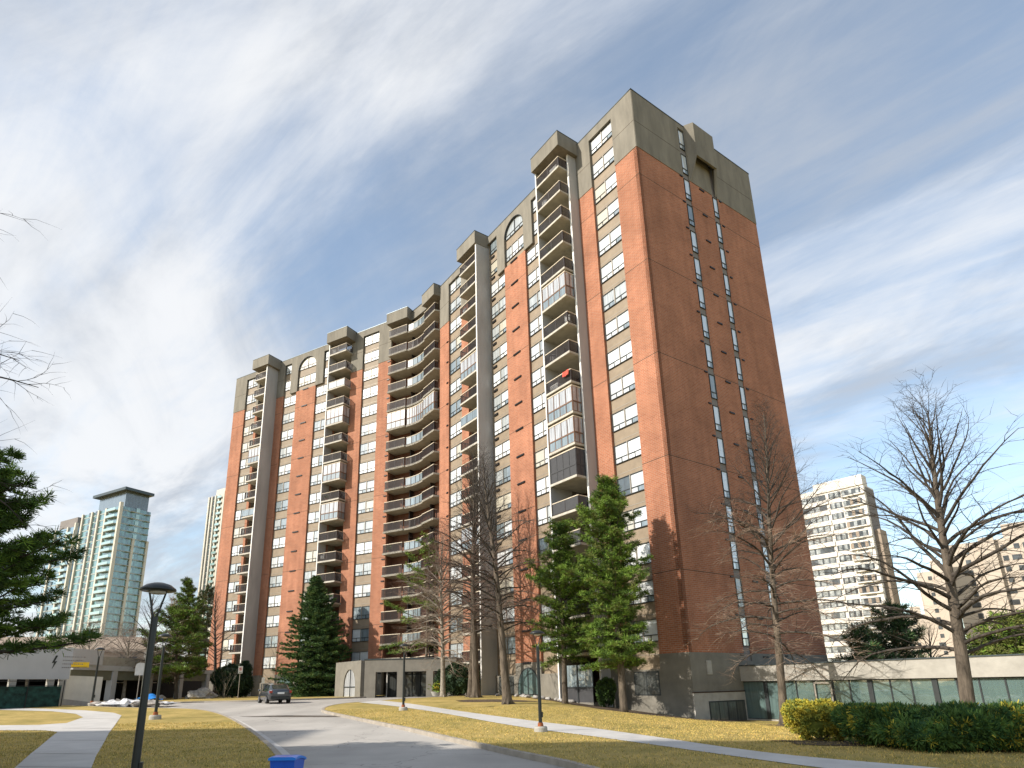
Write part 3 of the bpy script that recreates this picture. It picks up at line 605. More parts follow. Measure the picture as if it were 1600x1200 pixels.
for k in range(0, 16):
    z = zk(k)-.15; vent(FR_S, 5.45, 5.78, -.08, .01, z, z+.12); vent(FR_S, 8.1, 8.75, -.08, .01, z-.15, z-.02); vent(FR_S, 10.95, 11.28, -.08, .01, z-.05, z+.07)
mb = MB()
for k in range(0, 16):
    z = zk(k)-.12; mb.box(14.85, 15.95, -.01, .10, z, z+.16, 0); mb.box(-.7, -.25, -.01, .1, z-.2, z-.06, 0)
stuff(mb.build('air_vent', [M['dark']], apt, loc=FR_L[0], rz=FR_L[1]))
mb = MB(); mb.box(1.6, 2.1, -.09, .01, 2.1, 3.0, 0); mb.box(1.66, 2.04, -.11, -.09, 2.2, 2.9, 0); mb.build('wall_grille', [M['base_light']], apt, loc=FR_S[0], rz=FR_S[1])

# ---- balcony stacks
def fin(fr, s0, s1, o, z1=49.4):
    mb = MB(); mb.box(s0, s1, -.30, o, -1.5, z1, 0); mb.box(s0+.006, s1-.006, o, o+.02, -1.5, z1, 1)
    mb.build('fin_wall', [M['fin'], M['fin_edge']], apt, loc=fr[0], rz=fr[1])
def cap(fr, s0, s1, o, zt=ZR+.16, y0=.045):
    mb = MB(); mb.box(s0, s1, y0, o, 49.38, zt, 0); mb.box(s0-.03, s1+.03, min(-.3, y0), o+.03, zt, zt+.06, 1); mb.box(s0+.1, s1-.1, y0+.01, o-.1, 49.36, 49.379, 2)
    mb.build('balcony_canopy', [M['stucco'], M['coping'], M['inner']], apt, loc=fr[0], rz=fr[1])
RAILS = [M['rail'], M['toprail'], M['encl_low'], M['grey_panel'], M['wood'], M['encl_glass']]
def rail_run(mb, a, b, z, kind='picket', h=1.02):
    """railing from point a to b (local xy): pickets, posts, pale top rail; or a panelled one"""
    a = np.array(a, float); b = np.array(b, float); L = np.linalg.norm(b-a); t = (b-a)/L; n = np.array([-t[1], t[0]])
    def seg(p, q, hw, z0, z1, m):
        i = len(mb.v); c = [p-n*hw, q-n*hw, q+n*hw, p+n*hw]
        mb.v.extend([(x, y, z0) for x, y in c]+[(x, y, z1) for x, y in c])
        for f in ((i,i+3,i+2,i+1),(i+4,i+5,i+6,i+7),(i,i+1,i+5,i+4),(i+1,i+2,i+6,i+5),(i+2,i+3,i+7,i+6),(i+3,i,i+4,i+7)): mb.f.append(f); mb.m.append(m)
    seg(a, b, .04, z+h, z+h+.07, 1); seg(a, b, .02, z+.06, z+.11, 0)
    np_ = max(2, int(L/1.2)+1)
    for i in range(np_):
        p = a+t*(.03+(L-.06)*i/(np_-1)); seg(p-t*.025, p+t*.025, .025, z, z+h, 0)
    if kind == 'picket':
        k = int(L/.105)
        for i in range(1, k): p = a+t*(L*i/k); seg(p-t*.02, p+t*.02, .012, z+.1, z+h, 0)
    else:
        m = 3 if kind == 'panel' else 2; w = L/np_
        for i in range(np_-1): p = a+t*(.03+(L-.06)*i/(np_-1)); q = a+t*(.03+(L-.06)*(i+1)/(np_-1)); seg(p+t*.03, q-t*.03, .01, z+.1, z+h, m)
def encl_run(mb, a, b, z, h=2.36, kind='glass'):
    a = np.array(a, float); b = np.array(b, float); L = np.linalg.norm(b-a); t = (b-a)/L; n = np.array([-t[1], t[0]])
    def seg(p, q, hw, z0, z1, m):
        i = len(mb.v); c = [p-n*hw, q-n*hw, q+n*hw, p+n*hw]
        mb.v.extend([(x, y, z0) for x, y in c]+[(x, y, z1) for x, y in c])
        for f in ((i,i+3,i+2,i+1),(i+4,i+5,i+6,i+7),(i,i+1,i+5,i+4),(i+1,i+2,i+6,i+5),(i+2,i+3,i+7,i+6),(i+3,i,i+4,i+7)): mb.f.append(f); mb.m.append(m)
    k = max(2, int(round(L/.75))); fm = 4 if kind == 'glass' else 3
    for z0, z1 in ((z, z+.08), (z+.86, z+.98), (z+h-.10, z+h)): seg(a, b, .04, z0, z1, fm if z0 < z+h-.2 else 1)
    for i in range(k+1): p = a+t*(.03+(L-.06)*i/k); seg(p-t*.03, p+t*.03, .035, z, z+h-.1, fm)
    for i in range(k):
        p = a+t*(L*i/k+.03); q = a+t*(L*(i+1)/k-.03)
        if kind == 'glass': seg(p, q, .01, z+.08, z+.86, 2); seg(p, q, .01, z+.98, z+h-.1, 5)
        else: seg(p, q, .01, z+.08, z+h-.1, 3)
def balcony(fr, k, s0, s1, o, rails, kind='picket', wallL=-1.7):
    z = zk(k)+.33
    mb = MB(); mb.box(s0, s1, -.30, o, z-.19, z, 0); mb.box(s0+.05, s1-.05, -1.69, -.30, z-.19, z, 1)
    mb.box(s0, s1, o, o+.012, z-.16, z+.012, 2); mb.box(s0+.01, s1-.01, -.29, o-.02, z-.2, z-.19, 1)
    b = mb.build('balcony', [M['slab_under'], M['slab_under'], M['slab_edge']], apt, loc=fr[0], rz=fr[1])
    r = MB()
    pts = {'FL': (s1-.06, o-.06), 'FR': (s0+.06, o-.06), 'BL': (s1-.06, .06), 'BR': (s0+.06, rails.get('br', .06))}
    runs = [(pts['FR'], pts['FL'])]
    if rails.get('R'): runs.append((pts['BR'], pts['FR']))
    if rails.get('L'): runs.append((pts['FL'], pts['BL']))
    for a, c in runs:
        if kind in ('encl', 'screen'): encl_run(r, a, c, z, kind='glass' if kind == 'encl' else 'screen')
        else: rail_run(r, a, c, z, kind)
    o_ = r.build('enclosure' if kind in ('encl', 'screen') else 'railing', RAILS, b); return b
fin(FR_R, 7.15, 7.35, 1.0); fin(FR_R, 10.6, 10.75, 2.05); fin(FR_R, 22.05, 22.25, 1.55)
fin(FR_L, 9.45, 9.6, 1.35); fin(FR_L, 21.65, 21.85, 2.1)
cap(FR_R, 6.8, 10.75, 2.5); cap(FR_R, 22.0, 25.9, 1.75); cap(FR_L, 5.75, 9.55, 1.95); cap(FR_L, 21.2, 24.75, 2.45)
K1 = {11: 'encl', 7: 'encl', 6: 'encl', 5: 'screen', 4: 'panel', 3: 'panel', 1: 'panel'}
K2 = {11: 'encl', 4: 'encl', 9: 'glassr'}
K3 = {12: 'encl', 9: 'encl', 7: 'encl', 14: 'glassr', 3: 'panel'}
K4 = {11: 'encl', 8: 'glassr', 0: 'glassr'}
for k in range(0, 17):
    balcony(FR_R, k, 7.35, 10.6, 2.05, dict(R=1, br=1.0), K1.get(k, 'picket'))
    balcony(FR_R, k, 22.25, 26.05, 1.3, dict(L=1), K2.get(k, 'picket'))
    balcony(FR_L, k, 6.25, 9.45, 1.35, dict(R=1), K3.get(k, 'picket'))
    balcony(FR_L, k, 21.85, 24.65, 1.85, dict(L=1), K4.get(k, 'picket'))
# curved bay between the wings
def arcpts(a, b, bulge, n):
    a = np.array(a); b = np.array(b); d = b-a; L = np.linalg.norm(d); nn = np.array([-d[1], d[0]])/L
    return [tuple(a+d*t+nn*bulge*4*t*(1-t)) for t in np.linspace(0, 1, n)]
R1, R2 = W(FR_R, 33.45, .45), W(FR_R, 36.35, .42); L1, L2 = W(FR_L, -3.85, .60), W(FR_L, -.78, .60)
arc = arcpts(W(FR_R, 36.4, .26), W(FR_L, -3.92, .42), -.25, 7)
mbk = [W(FR_R, 32.8, -1.9), W(FR_R, 36.6, -1.9), W(FR_L, -4.8, -1.9), W(FR_L, -.8, -1.9)]
back = [W(FR_L, -.8, -1.89), W(FR_L, -4.8, -1.89), W(FR_R, 36.6, -1.89), W(FR_R, 32.8, -1.89)]
def wallbox(mb, a, b, th, z0, z1, m):
    a = np.array(a); b = np.array(b); t = (b-a)/np.linalg.norm(b-a); n = np.array([-t[1], t[0]])*th
    mb.prism([tuple(a), tuple(b), tuple(b+n), tuple(a+n)], z0, z1, m)
mb = MB()
for i in range(3):
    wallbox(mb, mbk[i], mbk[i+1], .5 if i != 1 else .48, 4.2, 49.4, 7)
for i in range(3):
    a = np.array(mbk[i]); b = np.array(mbk[i+1]); t = (b-a); L = np.linalg.norm(t); t /= L
    for k in range(0, 17):
        z = zk(k)+.34
        if i == 0: u0, u1 = .30, .62
        elif i == 1: u0, u1 = .12, .9
        else: u0, u1 = .12, .40
        p, q = a+t*L*u0, a+t*L*u1
        wallbox(mb, q, p, .03, z, z+2.1, 9)
        for w_ in np.linspace(0, 1, 4 if i == 1 else 2): r_ = p+(q-p)*w_; wallbox(mb, r_+t*.04, r_-t*.04, .07, z, z+2.1, 11)
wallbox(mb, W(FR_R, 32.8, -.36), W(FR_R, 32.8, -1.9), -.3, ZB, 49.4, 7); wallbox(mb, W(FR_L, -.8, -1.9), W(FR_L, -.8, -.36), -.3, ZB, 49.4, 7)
# crown over the bay
cr_ = [W(FR_R, 32.8, -1.7), W(FR_R, 36.6, -1.7), W(FR_L, -4.8, -1.7), W(FR_L, -.8, -1.7)]
for i in range(3): wallbox(mb, cr_[i], cr_[i+1], 1.9, 49.4, ZR-.1, 1); wallbox(mb, cr_[i], cr_[i+1], 1.95, ZR-.1, ZR-.01, 6)
mb.build('bay_wall', BM, apt)
cap(FR_L, -4.35, -.82, 1.2, y0=-1.6); cap(FR_R, 32.83, 36.0, .95, y0=-1.6)
mb = MB()   # dark partitions between the bay balconies
for (a, b) in ((W(FR_L, -3.9, -.75), W(FR_L, -4.0, -1.85)), (W(FR_R, 36.38, -.85), W(FR_R, 36.5, -1.85))): wallbox(mb, a, b, .16, 4.3, 49.3, 0)
mb.build('partition', [M['rail']], apt)
for k in range(0, 17):
    z = zk(k)+.33; mb = MB(); kind = 'encl' if k == 11 else 'picket'
    poly = [R1, R2] + arc + [L1, L2] + back
    mb.prism(poly, z-.2, z, 0)
    for a, b in ((R1, R2), (L1, L2)): wallbox(mb, a, b, -.02, z-.18, z+.012, 2)
    for i in range(6): wallbox(mb, arc[i], arc[i+1], -.02, z-.18, z+.012, 2)
    wallbox(mb, W(FR_R, 33.45, -.2), R1, -.02, z-.18, z+.012, 2)
    b = mb.build('balcony', [M['slab_under'], M['slab_under'], M['slab_edge']], apt)
    r = MB(); fn = encl_run if kind == 'encl' else rail_run
    ins = lambda p, q: (np.array(p)*.995+np.array(q)*.005)
    runs = [(W(FR_R, 33.5, .38), W(FR_R, 36.35, .36)), (W(FR_R, 33.5, -.1), W(FR_R, 33.5, .38)), (W(FR_L, -3.85, .53), W(FR_L, -.84, .53)), (W(FR_L, -.84, .53), W(FR_L, -.84, .1))]
    arci = arcpts(W(FR_R, 36.45, .20), W(FR_L, -3.98, .34), -.25, 5)
    for i in range(4): runs.append((arci[i], arci[i+1]))
    for i_, (a, c) in enumerate(runs):
        if kind == 'encl' or i_ < 4: fn(r, a, c, z)
        else: rail_run(r, a, c, z, 'glassr' if k % 3 else 'picket')
    r.build('enclosure' if kind == 'encl' else 'railing', RAILS, b)
# rooftop flues
mb = MB()
for s, o in ((3.5, -3), (8.2, -4), (26, -5)): mb.box(s, s+.5, o, o+.5, ZR-.5, ZR+.3, 0)
mb.build('roof_flue', [M['coping']], apt, loc=FR_R[0], rz=FR_R[1])

# ---- ground floor: arched windows, storefront, entrance porch
mb = MB()
def arch_win(fr, s0, s1, z0, ztop):
    m = MB(); r = (s1-s0)/2; xc = (s0+s1)/2; zs = ztop-r*1.15; n = 14
    ell = [(xc-r*math.cos(t), zs+r*1.15*math.sin(t)) for t in np.linspace(0, math.pi, n)]
    m.xzprism([(s0, z0)]+ell+[(s1, z0)], .045, .07, 0)
    i_ = [(xc-(r-.12)*math.cos(t), zs+(r*1.15-.12)*math.sin(t)) for t in np.linspace(0, math.pi, n)]
    m.xzprism([(s0+.12, z0+.1)]+i_+[(s1-.12, z0+.1)], .071, .085, 1)
    m.box(xc-.06, xc+.06, .086, .12, z0+.1, ztop-.12, 0); m.box(s0+.12, s1-.12, .086, .115, zs-.55, zs-.45, 0)
    return m.build('arched_window', [M['frame'], M['club_glass']], apt, loc=fr[0], rz=fr[1])
arch_win(FR_R, 15.55, 18.6, .3, 3.1); arch_win(FR_L, 13.6, 17.1, .9, 3.3)
for fr, s0 in ((FR_L, 17.5), (FR_R, 19.2), (FR_L, 26.5), (FR_R, 2.6)):
    m = MB(); m.box(s0, s0+2.3, .0, .05, .8, 2.4, 0); m.box(s0+.08, s0+1.1, .051, .06, .88, 2.32, 1); m.box(s0+1.2, s0+2.22, .051, .06, .88, 2.32, 1)
    m.build('ground_window', [M['frame'], M['recess_glass']], apt, loc=fr[0], rz=fr[1])
m = MB(); m.box(7.4, 10.55, .05, 1.7, .1, .35, 2); m.box(7.4, 10.55, 1.62, 1.7, .35, 1.35, 1); m.box(7.4, 10.55, 1.61, 1.69, 1.45, 3.0, 3); m.box(7.36, 10.6, 1.58, 1.74, 1.35, 1.45, 0); m.box(8.9, 9.0, 1.6, 1.75, .3, 3.0, 0)
m.build('ground_terrace', [M['frame'], M['grey_panel'], M['base_conc'], M['encl_low']], apt, loc=FR_R[0], rz=FR_R[1])
# porch
pa = np.array(spot(569, 66)); pb = np.array(spot(713, 64)); pt = (pb-pa)/np.linalg.norm(pb-pa); pang = math.atan2(pt[1], pt[0]); PL = float(np.linalg.norm(pb-pa)); gz = .8
m = MB()
m.box(0, PL, -.0, .5, 3.15, 4.35, 0); m.box(-.05, PL+.05, -.05, 9, 4.35, 4.47, 1); m.box(.02, PL-.02, .5, 9, 4.0, 4.34, 0)
for x0, x1 in ((0, 1.15), (3.35, 4.0), (6.3, 7.0), (PL-.9, PL)): m.box(x0, x1, -.001, .55, gz-.8, 3.15, 0)
m.box(1.4, 1.5, 3.4, 3.5, gz-.2, 4, 4); m.box(1.15, PL-.9, 4.6, 4.8, gz-.3, 4, 2)
for x in np.linspace(1.2, PL-1, 9): m.box(x, x+.07, 4.5, 4.6, gz-.3, 3.9, 3)
m.box(1.15, PL-.9, 4.49, 4.6, 2.9, 3.0, 3)
m.build('entrance_porch', [M['base_conc'], M['coping'], M['recess_glass'], M['frame'], M['fin_edge']], apt, loc=(float(pa[0]), float(pa[1]), 0), rz=pang)
m = MB()    # side arm of the porch with an arched opening
a0, a1 = 1.3, 4.2; r = (a1-a0)/2; xc = (a0+a1)/2; zs = 2.0
arcl = [(xc+r*math.cos(t), zs+r*1.05*math.sin(t)) for t in np.linspace(math.pi, 0, 14)]
m.xzprism([(0, gz-1), (0, 4.33), (6.5, 4.33), (6.5, gz-1), (a1, gz-1)] + arcl[::-1] + [(a0, gz-1)], 0, .4, 0)
m.xzprism([(a0, gz-.3)]+arcl+[(a1, gz-.3)], .25, .29, 1)
m.box(xc-.05, xc+.05, .2, .34, gz-.3, 3.5, 2); m.box(a0, a1, .2, .33, 1.7, 1.8, 2)
m.build('porch_wing', [M['base_conc'], M['encl_glass'], M['frame']], apt, loc=(float(pa[0])-.02, float(pa[1])+.1, 0), rz=rad(90+36))

# ================================================================== clubhouse
def hit2(px, py, org, az):
    n = np.array([math.cos(az), -math.sin(az), 0]); d = ray(px, py); o = np.array([org[0], org[1], 0]); t = (o-CC)@n/(d@n); q = CC+d*t
    return float((q[:2]-np.array(org[:2]))@np.array([math.sin(az), math.cos(az)])), float(q[2])
def glass_mat(name, col, tr):
    m = pane(name, col, fold=.12, cior=2.4); nt = m.node_tree; b = nt.nodes['Principled BSDF']; o = nt.nodes['Material Output']
    for n_ in nt.nodes:
        if n_.type == 'BUMP': n_.inputs['Strength'].default_value = .06
    t = N(nt, 'ShaderNodeBsdfTransparent'); t.inputs[0].default_value = (.75, .92, .9, 1); mx = N(nt, 'ShaderNodeMixShader'); mx.inputs[0].default_value = tr
    nt.links.new(b.outputs[0], mx.inputs[1]); nt.links.new(t.outputs[0], mx.inputs[2]); nt.links.new(mx.outputs[0], o.inputs[0]); return m
M['club_see'] = glass_mat('clear_storefront_glass', (.20,.29,.28), .55)
CP = W(FR_S, 5.45, 0); fc = frame(CP, rad(145.53)); CL = 30.0
club = thing('clubhouse', 'low flat roofed clubhouse with long glass front and pale fascia joined to the brick block', 'pavilion', loc=fc[0], rz=fc[1])
m = MB(); m.box(.02, CL, -.30, .0, 1.62, 2.62, 0); m.box(.02, CL+.05, -.34, 12, 2.62, 2.70, 1); m.box(.02, CL, .0, 12, 2.3, 2.6, 0); m.build('fascia', [M['base_light'], M['coping']], club)
m = MB(); m.box(.02, CL, -.12, .1, -2.0, -.80, 0); m.box(.02, CL, .1, 12, -1.6, -.85, 0); m.build('floor_slab', [M['base_light']], club)
m = MB(); m.box(.3, CL, 7, 7.2, -.85, 2.3, 0); m.box(.3, CL, .12, 7, 2.2, 2.29, 1); m.box(CL-.2, CL-.02, .1, 7, -.85, 2.3, 0); m.box(3, CL-1, 5.5, 5.6, .9, 1.05, 2); m.box(12, 16, 3.0, 3.6, -.2, -.05, 1); m.box(12, 16, 3.05, 3.1, -.85, -.2, 1); m.build('back_wall', [M['cream'], M['white'], M['yellow']], club)
ms = [0, 1.69, 2.75, 3.82, 4.98, 6.17, 7.16, 8.34, 9.43, 10.52, 11.68, 12.7, 13.69, 14.8, 16.0] + [16+1.15*i for i in range(1, 13)]
for i in range(len(ms)-1):
    m = MB(); m.box(ms[i]+.04, ms[i+1]-.04, -.06, -.04, -.80, 1.62, 0); g_ = m.build('glass_panel', [M['club_see'] if i > 1 else M['club_glass']], club)
for i, s in enumerate(ms):
    w = .13 if i in (1, 7, 10, 14, 18, 22) else .035; m = MB(); m.box(s-w, s+w, -.14 if w > .1 else -.10, .02, -.80, 1.615, 0); m.build('mullion', [M['frame']], club)
m = MB(); m.box(0, CL, -.11, .0, 1.56, 1.619, 0); m.box(0, CL, -.11, .0, -.82, -.76, 0); m.build('sill_rail', [M['frame']], club)
m = MB()
for s0, s1, z0, z1 in ((5.02, 5.12, -.76, 1.5), (6.03, 6.13, -.76, 1.5), (5.02, 6.13, 1.4, 1.5), (5.12, 6.03, -.76, -.6)): m.box(s0, s1, -.18, -.12, z0, z1, 0)
d_ = m.build('door', [M['mullion']], club); m = MB(); m.box(5.92, 5.98, -.24, -.18, .1, .4, 0); m.build('handle', [M['white']], d_)
m = MB(); m.box(1.0, 3.4, -.02, .02, .5, 1.1); 

# ================================================================== background buildings (left)
def tower(name, label, corner_px, corner_py, D, az, px_l, px_r, ztop, fh, style, zbase=-2, cat='tower', depth=None):
    cx, cy, zt_ = atdist(corner_px, corner_py, D); ztop = ztop or zt_
    sl, _ = hit2(px_l, corner_py+60, (cx, cy), az); sr_, _ = hit2(px_r, corner_py+60, (cx, cy), az+math.pi/2)
    sl = abs(sl); sr_ = abs(sr_); fr = frame((cx, cy), az)
    t = thing(name, label, cat, loc=(cx, cy, 0), rz=fr[1]); return t, sl, sr_, ztop
# local frame: x runs left-back along az, y = outward of the left face; right face runs along -y
def condo(t, Lx, Ly, ztop, fh, piers_l, piers_r, pent=True, gm='glass_green'):
    m = MB(); m.box(0, Lx, -Ly, 0, -2, ztop, 0); m.build('curtain_wall', [M[gm]], t)
    m = MB()
    for x in piers_l: m.box(x-.5, x+.5, .0, .7, -2, ztop+.3, 0)
    m.build('pier', [M['tower_cream']], t)
    m = MB(); m.box(-.7, .4, -.4, .9, -2, ztop+1.5, 0); m.build('corner_pier', [M['tower_cream']], t)
    m = MB()
    for y in piers_r: m.box(-.7, 0, -y-.5, -y+.5, -2, ztop*.83, 0)
    m.build('side_pier', [M['tower_cream']], t)
    k = 0; z = 3
    while z < ztop-1:
        m = MB(); m.box(-.12, Lx+.1, -Ly-.1, .12, z, z+.5, 0)
        m.box(Lx*.06, Lx*.30, .12, 1.5, z, z+.25, 0); m.box(Lx*.06, Lx*.30, 1.45, 1.5, z+.25, z+1.2, 1)
        m.box(Lx*.6, Lx*.66, .12, .3, z+.5, z+fh*.75, 2); m.box(Lx*.78, Lx*.84, .12, .3, z+.5, z+fh*.75, 2)
        m.box(Lx, Lx+1.6, -6, -.5, z, z+.25, 0)
        m.box(-1.4, -.12, -Ly*.45, -Ly*.3, z, z+.25, 0); m.box(-1.4, -.12, -Ly*.95, -Ly*.8, z, z+.25, 0)
        m.box(-.2, -.11, -Ly*.62, -Ly*.50, z+.5, z+fh*.8, 3)
        m.build('storey_band', [M['tower_slab'], M['glass_green_l'], M['win_far'], M['glass_green_l']], t); z += fh; k += 1
    if pent:
        m = MB(); m.box(Lx*.02, Lx*.72, -Ly*.9, -Ly*.12, ztop, ztop+7, 0); m.box(-2, Lx*.8, -Ly*.95, .5, ztop+7, ztop+8.2, 1); m.build('penthouse', [M['glass_dark'], M['coping']], t)
t, sl, sr_, zt_ = tower('glass_tower', 'tall green glass condominium tower with flat overhanging roof slab, behind the low brown building', 190, 790, 300, rad(-60), 124, 229, None, 2.95, 0)
condo(t, sl, sr_, zt_, 2.95, (sl*.36, sl*.56, sl*.74, sl), (sr_*.52, sr_))
t, sl, sr_, zt_ = tower('glass_tower', 'bluish glass tower partly hidden behind the left pine and the green glass tower', 120, 822, 345, rad(-60), 72, 150, None, 2.95, 0)
condo(t, sl, sr_, zt_, 2.95, (sl*.3, sl*.8), (sr_*.5,), pent=False, gm='glass_blue')
m = MB(); m.box(sl*.1, sl*.8, -sr_, -1, zt_, zt_+5, 0); m.build('penthouse', [M['tower_grey']], t)
t, sl, sr_, zt_ = tower('glass_tower', 'pale narrow residential tower cut off by the left end of the brick block', 352, 772, 330, rad(-58), 320, 380, None, 2.9, 0)
condo(t, sl, sr_, zt_, 2.9, (sl*.1, sl*.3, sl*.5, sl*.72, sl*.9), (2,), pent=False)
m = MB(); m.box(0, sl*.65, -8, -1, zt_, zt_+4, 0); m.build('penthouse', [M['tower_cream']], t)
# low brown building
a_ = np.array(spot(-60, 112)); b_ = np.array(spot(222, 104)); tt_ = b_-a_; LB = float(np.linalg.norm(tt_)); ang = math.atan2(tt_[1], tt_[0])
HB = 7.2; t = thing('brown_building', 'low brown building with pale flat roof above the parking garage', 'building', loc=(a_[0], a_[1], 0), rz=ang)
m = MB(); m.box(0, LB, 0, 18, -1, HB, 0); m.build('wall', [M['brown_b']], t)
m = MB(); i = 0; m.prism([(-.6, -.8), (LB+.6, -.8), (LB+.6, 18.5), (-.6, 18.5)], HB, HB+.3, 0); m.v += [(-.4,-.6,HB+.3),(LB+.4,-.6,HB+.3),(LB-2,4,HB+2.4),(2,4,HB+2.4),(LB-2,14,HB+2.4),(2,14,HB+2.4)]; b0 = 8
m.f += [(b0,b0+1,b0+2,b0+3),(b0+3,b0+2,b0+4,b0+5),(b0,b0+3,b0+5),(b0+1,b0+4,b0+2)]; m.m += [0]*4; m.build('roof', [M['brown_b']], t)
for x in np.arange(3, LB-3, 5.2):
    m = MB(); m.box(x, x+2.6, -.06, .02, 4.4, 6.5, 0); m.box(x+1.2, x+1.4, -.09, -.06, 4.4, 6.5, 1); m.build('window', [M['win_far'], M['frame']], t)
for x in np.arange(1.2, LB, 10.4): m = MB(); m.box(x, x+.5, -.35, -.01, 0, HB, 0); m.build('pilaster', [M['cream']], t)
# parking garage
ga = np.array(spot(108, 74)); gb = np.array(spot(333, 97)); tt_ = gb-ga; LG = float(np.linalg.norm(tt_)); ang = math.atan2(tt_[1], tt_[0])
def gl(p): d = np.array(p)-ga; return (float(d[0]*math.cos(ang)+d[1]*math.sin(ang)), float(-d[0]*math.sin(ang)+d[1]*math.cos(ang)))
gar = thing('parking_garage', 'open concrete parking garage deck with dark bays, left of the brick block', 'garage', loc=(ga[0], ga[1], 0), rz=ang)
m = MB(); m.box(0, LG, -.2, 22, 3.85, 4.35, 0); m.box(0, LG, 0, .3, 2.9, 3.85, 1); m.box(0, LG, 12, 22, -1, 3.85, 2); m.box(0, LG, .3, 12, .0, .5, 2); m.build('deck', [M['grey_b'], M['olive'], M['bay_shade']], gar)  # black blocks under the deck paint the shade inside the bays
m = MB(); m.prism([gl(spot(104, 84)), gl(spot(342, 112)), gl(spot(342, 113)), gl(spot(104, 85))], -1, 3.84, 0); m.build('back_wall', [M['bay_shade']], gar)  # added black sheet standing in for the deep shade behind the bays
m = MB(); m.box(0, LG*.62, -.1, .15, 4.35, 5.25, 0); m.build('parapet', [M['base_light']], gar)
m = MB(); m.box(-4, 3.5, -.6, .05, 4.351, 5.8, 0); m.build('grey_wall', [M['grey_b']], gar)
for x in np.arange(6, LG, 6.4): m = MB(); m.box(x, x+.75, -.15, .5, .3, 3.86, 0); m.build('pillar', [M['grey_b']], gar)
for x in np.arange(8, LG, 6.4): m = MB(); m.box(x+.5, x+3, 6, 6.2, 2.75, 2.85, 0); m.build('ceiling_light', [M['white']], gar)
# sign wall, fence, ramp wall
sa_ = np.array(spot(-70, 60)); sb_ = np.array(spot(107, 62)); tt_ = sb_-sa_; LS_ = float(np.linalg.norm(tt_)); ang = math.atan2(tt_[1], tt_[0])
sw = thing('sign_wall', 'grey raised wall with black lightning bolt mark and faint lettering, above the green screened fence', 'wall', loc=(sa_[0], sa_[1], 0), rz=ang)
m = MB(); m.box(0, LS_, 0, .35, 2.75, 5.15, 0); m.box(0, LS_+.05, -.04, .4, 5.15, 5.22, 1); m.build('panel', [M['grey_b'], M['white']], sw)
bx = LS_*.0 + hit2(82, 1050, sa_, math.pi/2-ang)[0]
m = MB(); zz = 3.95; m.xzprism([(bx+.05, zz+.62), (bx-.16, zz+.02), (bx+.0, zz+.06), (bx-.08, zz-.42), (bx+.2, zz+.2), (bx+.03, zz+.16), (bx+.2, zz+.62)], -.03, 0, 0); m.build('lightning_mark', [M['black']], sw)
m = MB()
for r_ in range(4):
    x = bx+.6; 
    while x < bx+2.1-.3*(r_ == 3): 
        w = random.uniform(.05, .13); m.box(x, x+w, -.02, 0, zz+.5-.28*r_, zz+.57-.28*r_); x += w+.05
m.build('lettering', [M['tower_grey']], sw)
for x in (0.5, LS_*.45, LS_*.8, LS_-.6): m = MB(); m.box(x, x+.45, .0, .4, .2, 2.75, 0); m.build('post', [M['base_light']], sw)
fen = thing('screened_fence', 'chain fence with dark green windscreen under the grey sign wall', 'fence', loc=(sa_[0]+.35*math.sin(ang), sa_[1]-.9, 0), rz=ang)
m = MB(); m.box(0, LS_*.98, 0, .04, .55, 2.2, 0); m.build('windscreen', [M['green_screen']], fen)
for x in np.arange(0, LS_, 2.4): m = MB(); m.tube([(x, -.04, .3), (x, -.04, 2.65)], [.035, .035], 6); m.build('post', [M['dark']], fen)
m = MB(); m.tube([(0, -.04, 2.6), (LS_*.98, -.04, 2.6)], [.025, .025], 6); m.tube([(0, -.04, 2.25), (LS_*.98, -.04, 2.25)], [.02, .02], 6); m.build('rail', [M['dark']], fen)
ra = np.array(spot(98, 62.5)); rb = np.array(spot(160, 64.5)); tt_ = rb-ra; LR = float(np.linalg.norm(tt_)); ang = math.atan2(tt_[1], tt_[0])
m = MB(); m.xzprism([(0, 0), (LR, 0), (LR, 2.95), (0, 3.05)], 0, .35, 0); m.xzprism([(0, 0), (LR, 0), (LR, .8), (0, 1.25)], -.05, -.001, 1)
tag(m.build('ramp_wall', [M['cream'], M['base_light']], None, loc=(ra[0], ra[1], 0), rz=ang), 'cream ramp wall beside the parking garage entrance', 'wall')
ys_ = thing('warning_sign', 'small yellow height warning board on the garage deck edge', 'sign', loc=atdist(123, 1039, 73), rz=ang*.2)
m = MB(); m.box(-.9, .9, -.05, .0, -.25, .25, 0); m.build('board', [M['yellow']], ys_); m = MB(); m.box(-.8, .8, -.06, -.051, -.22, -.18, 0); m.build('border', [M['black']], ys_)

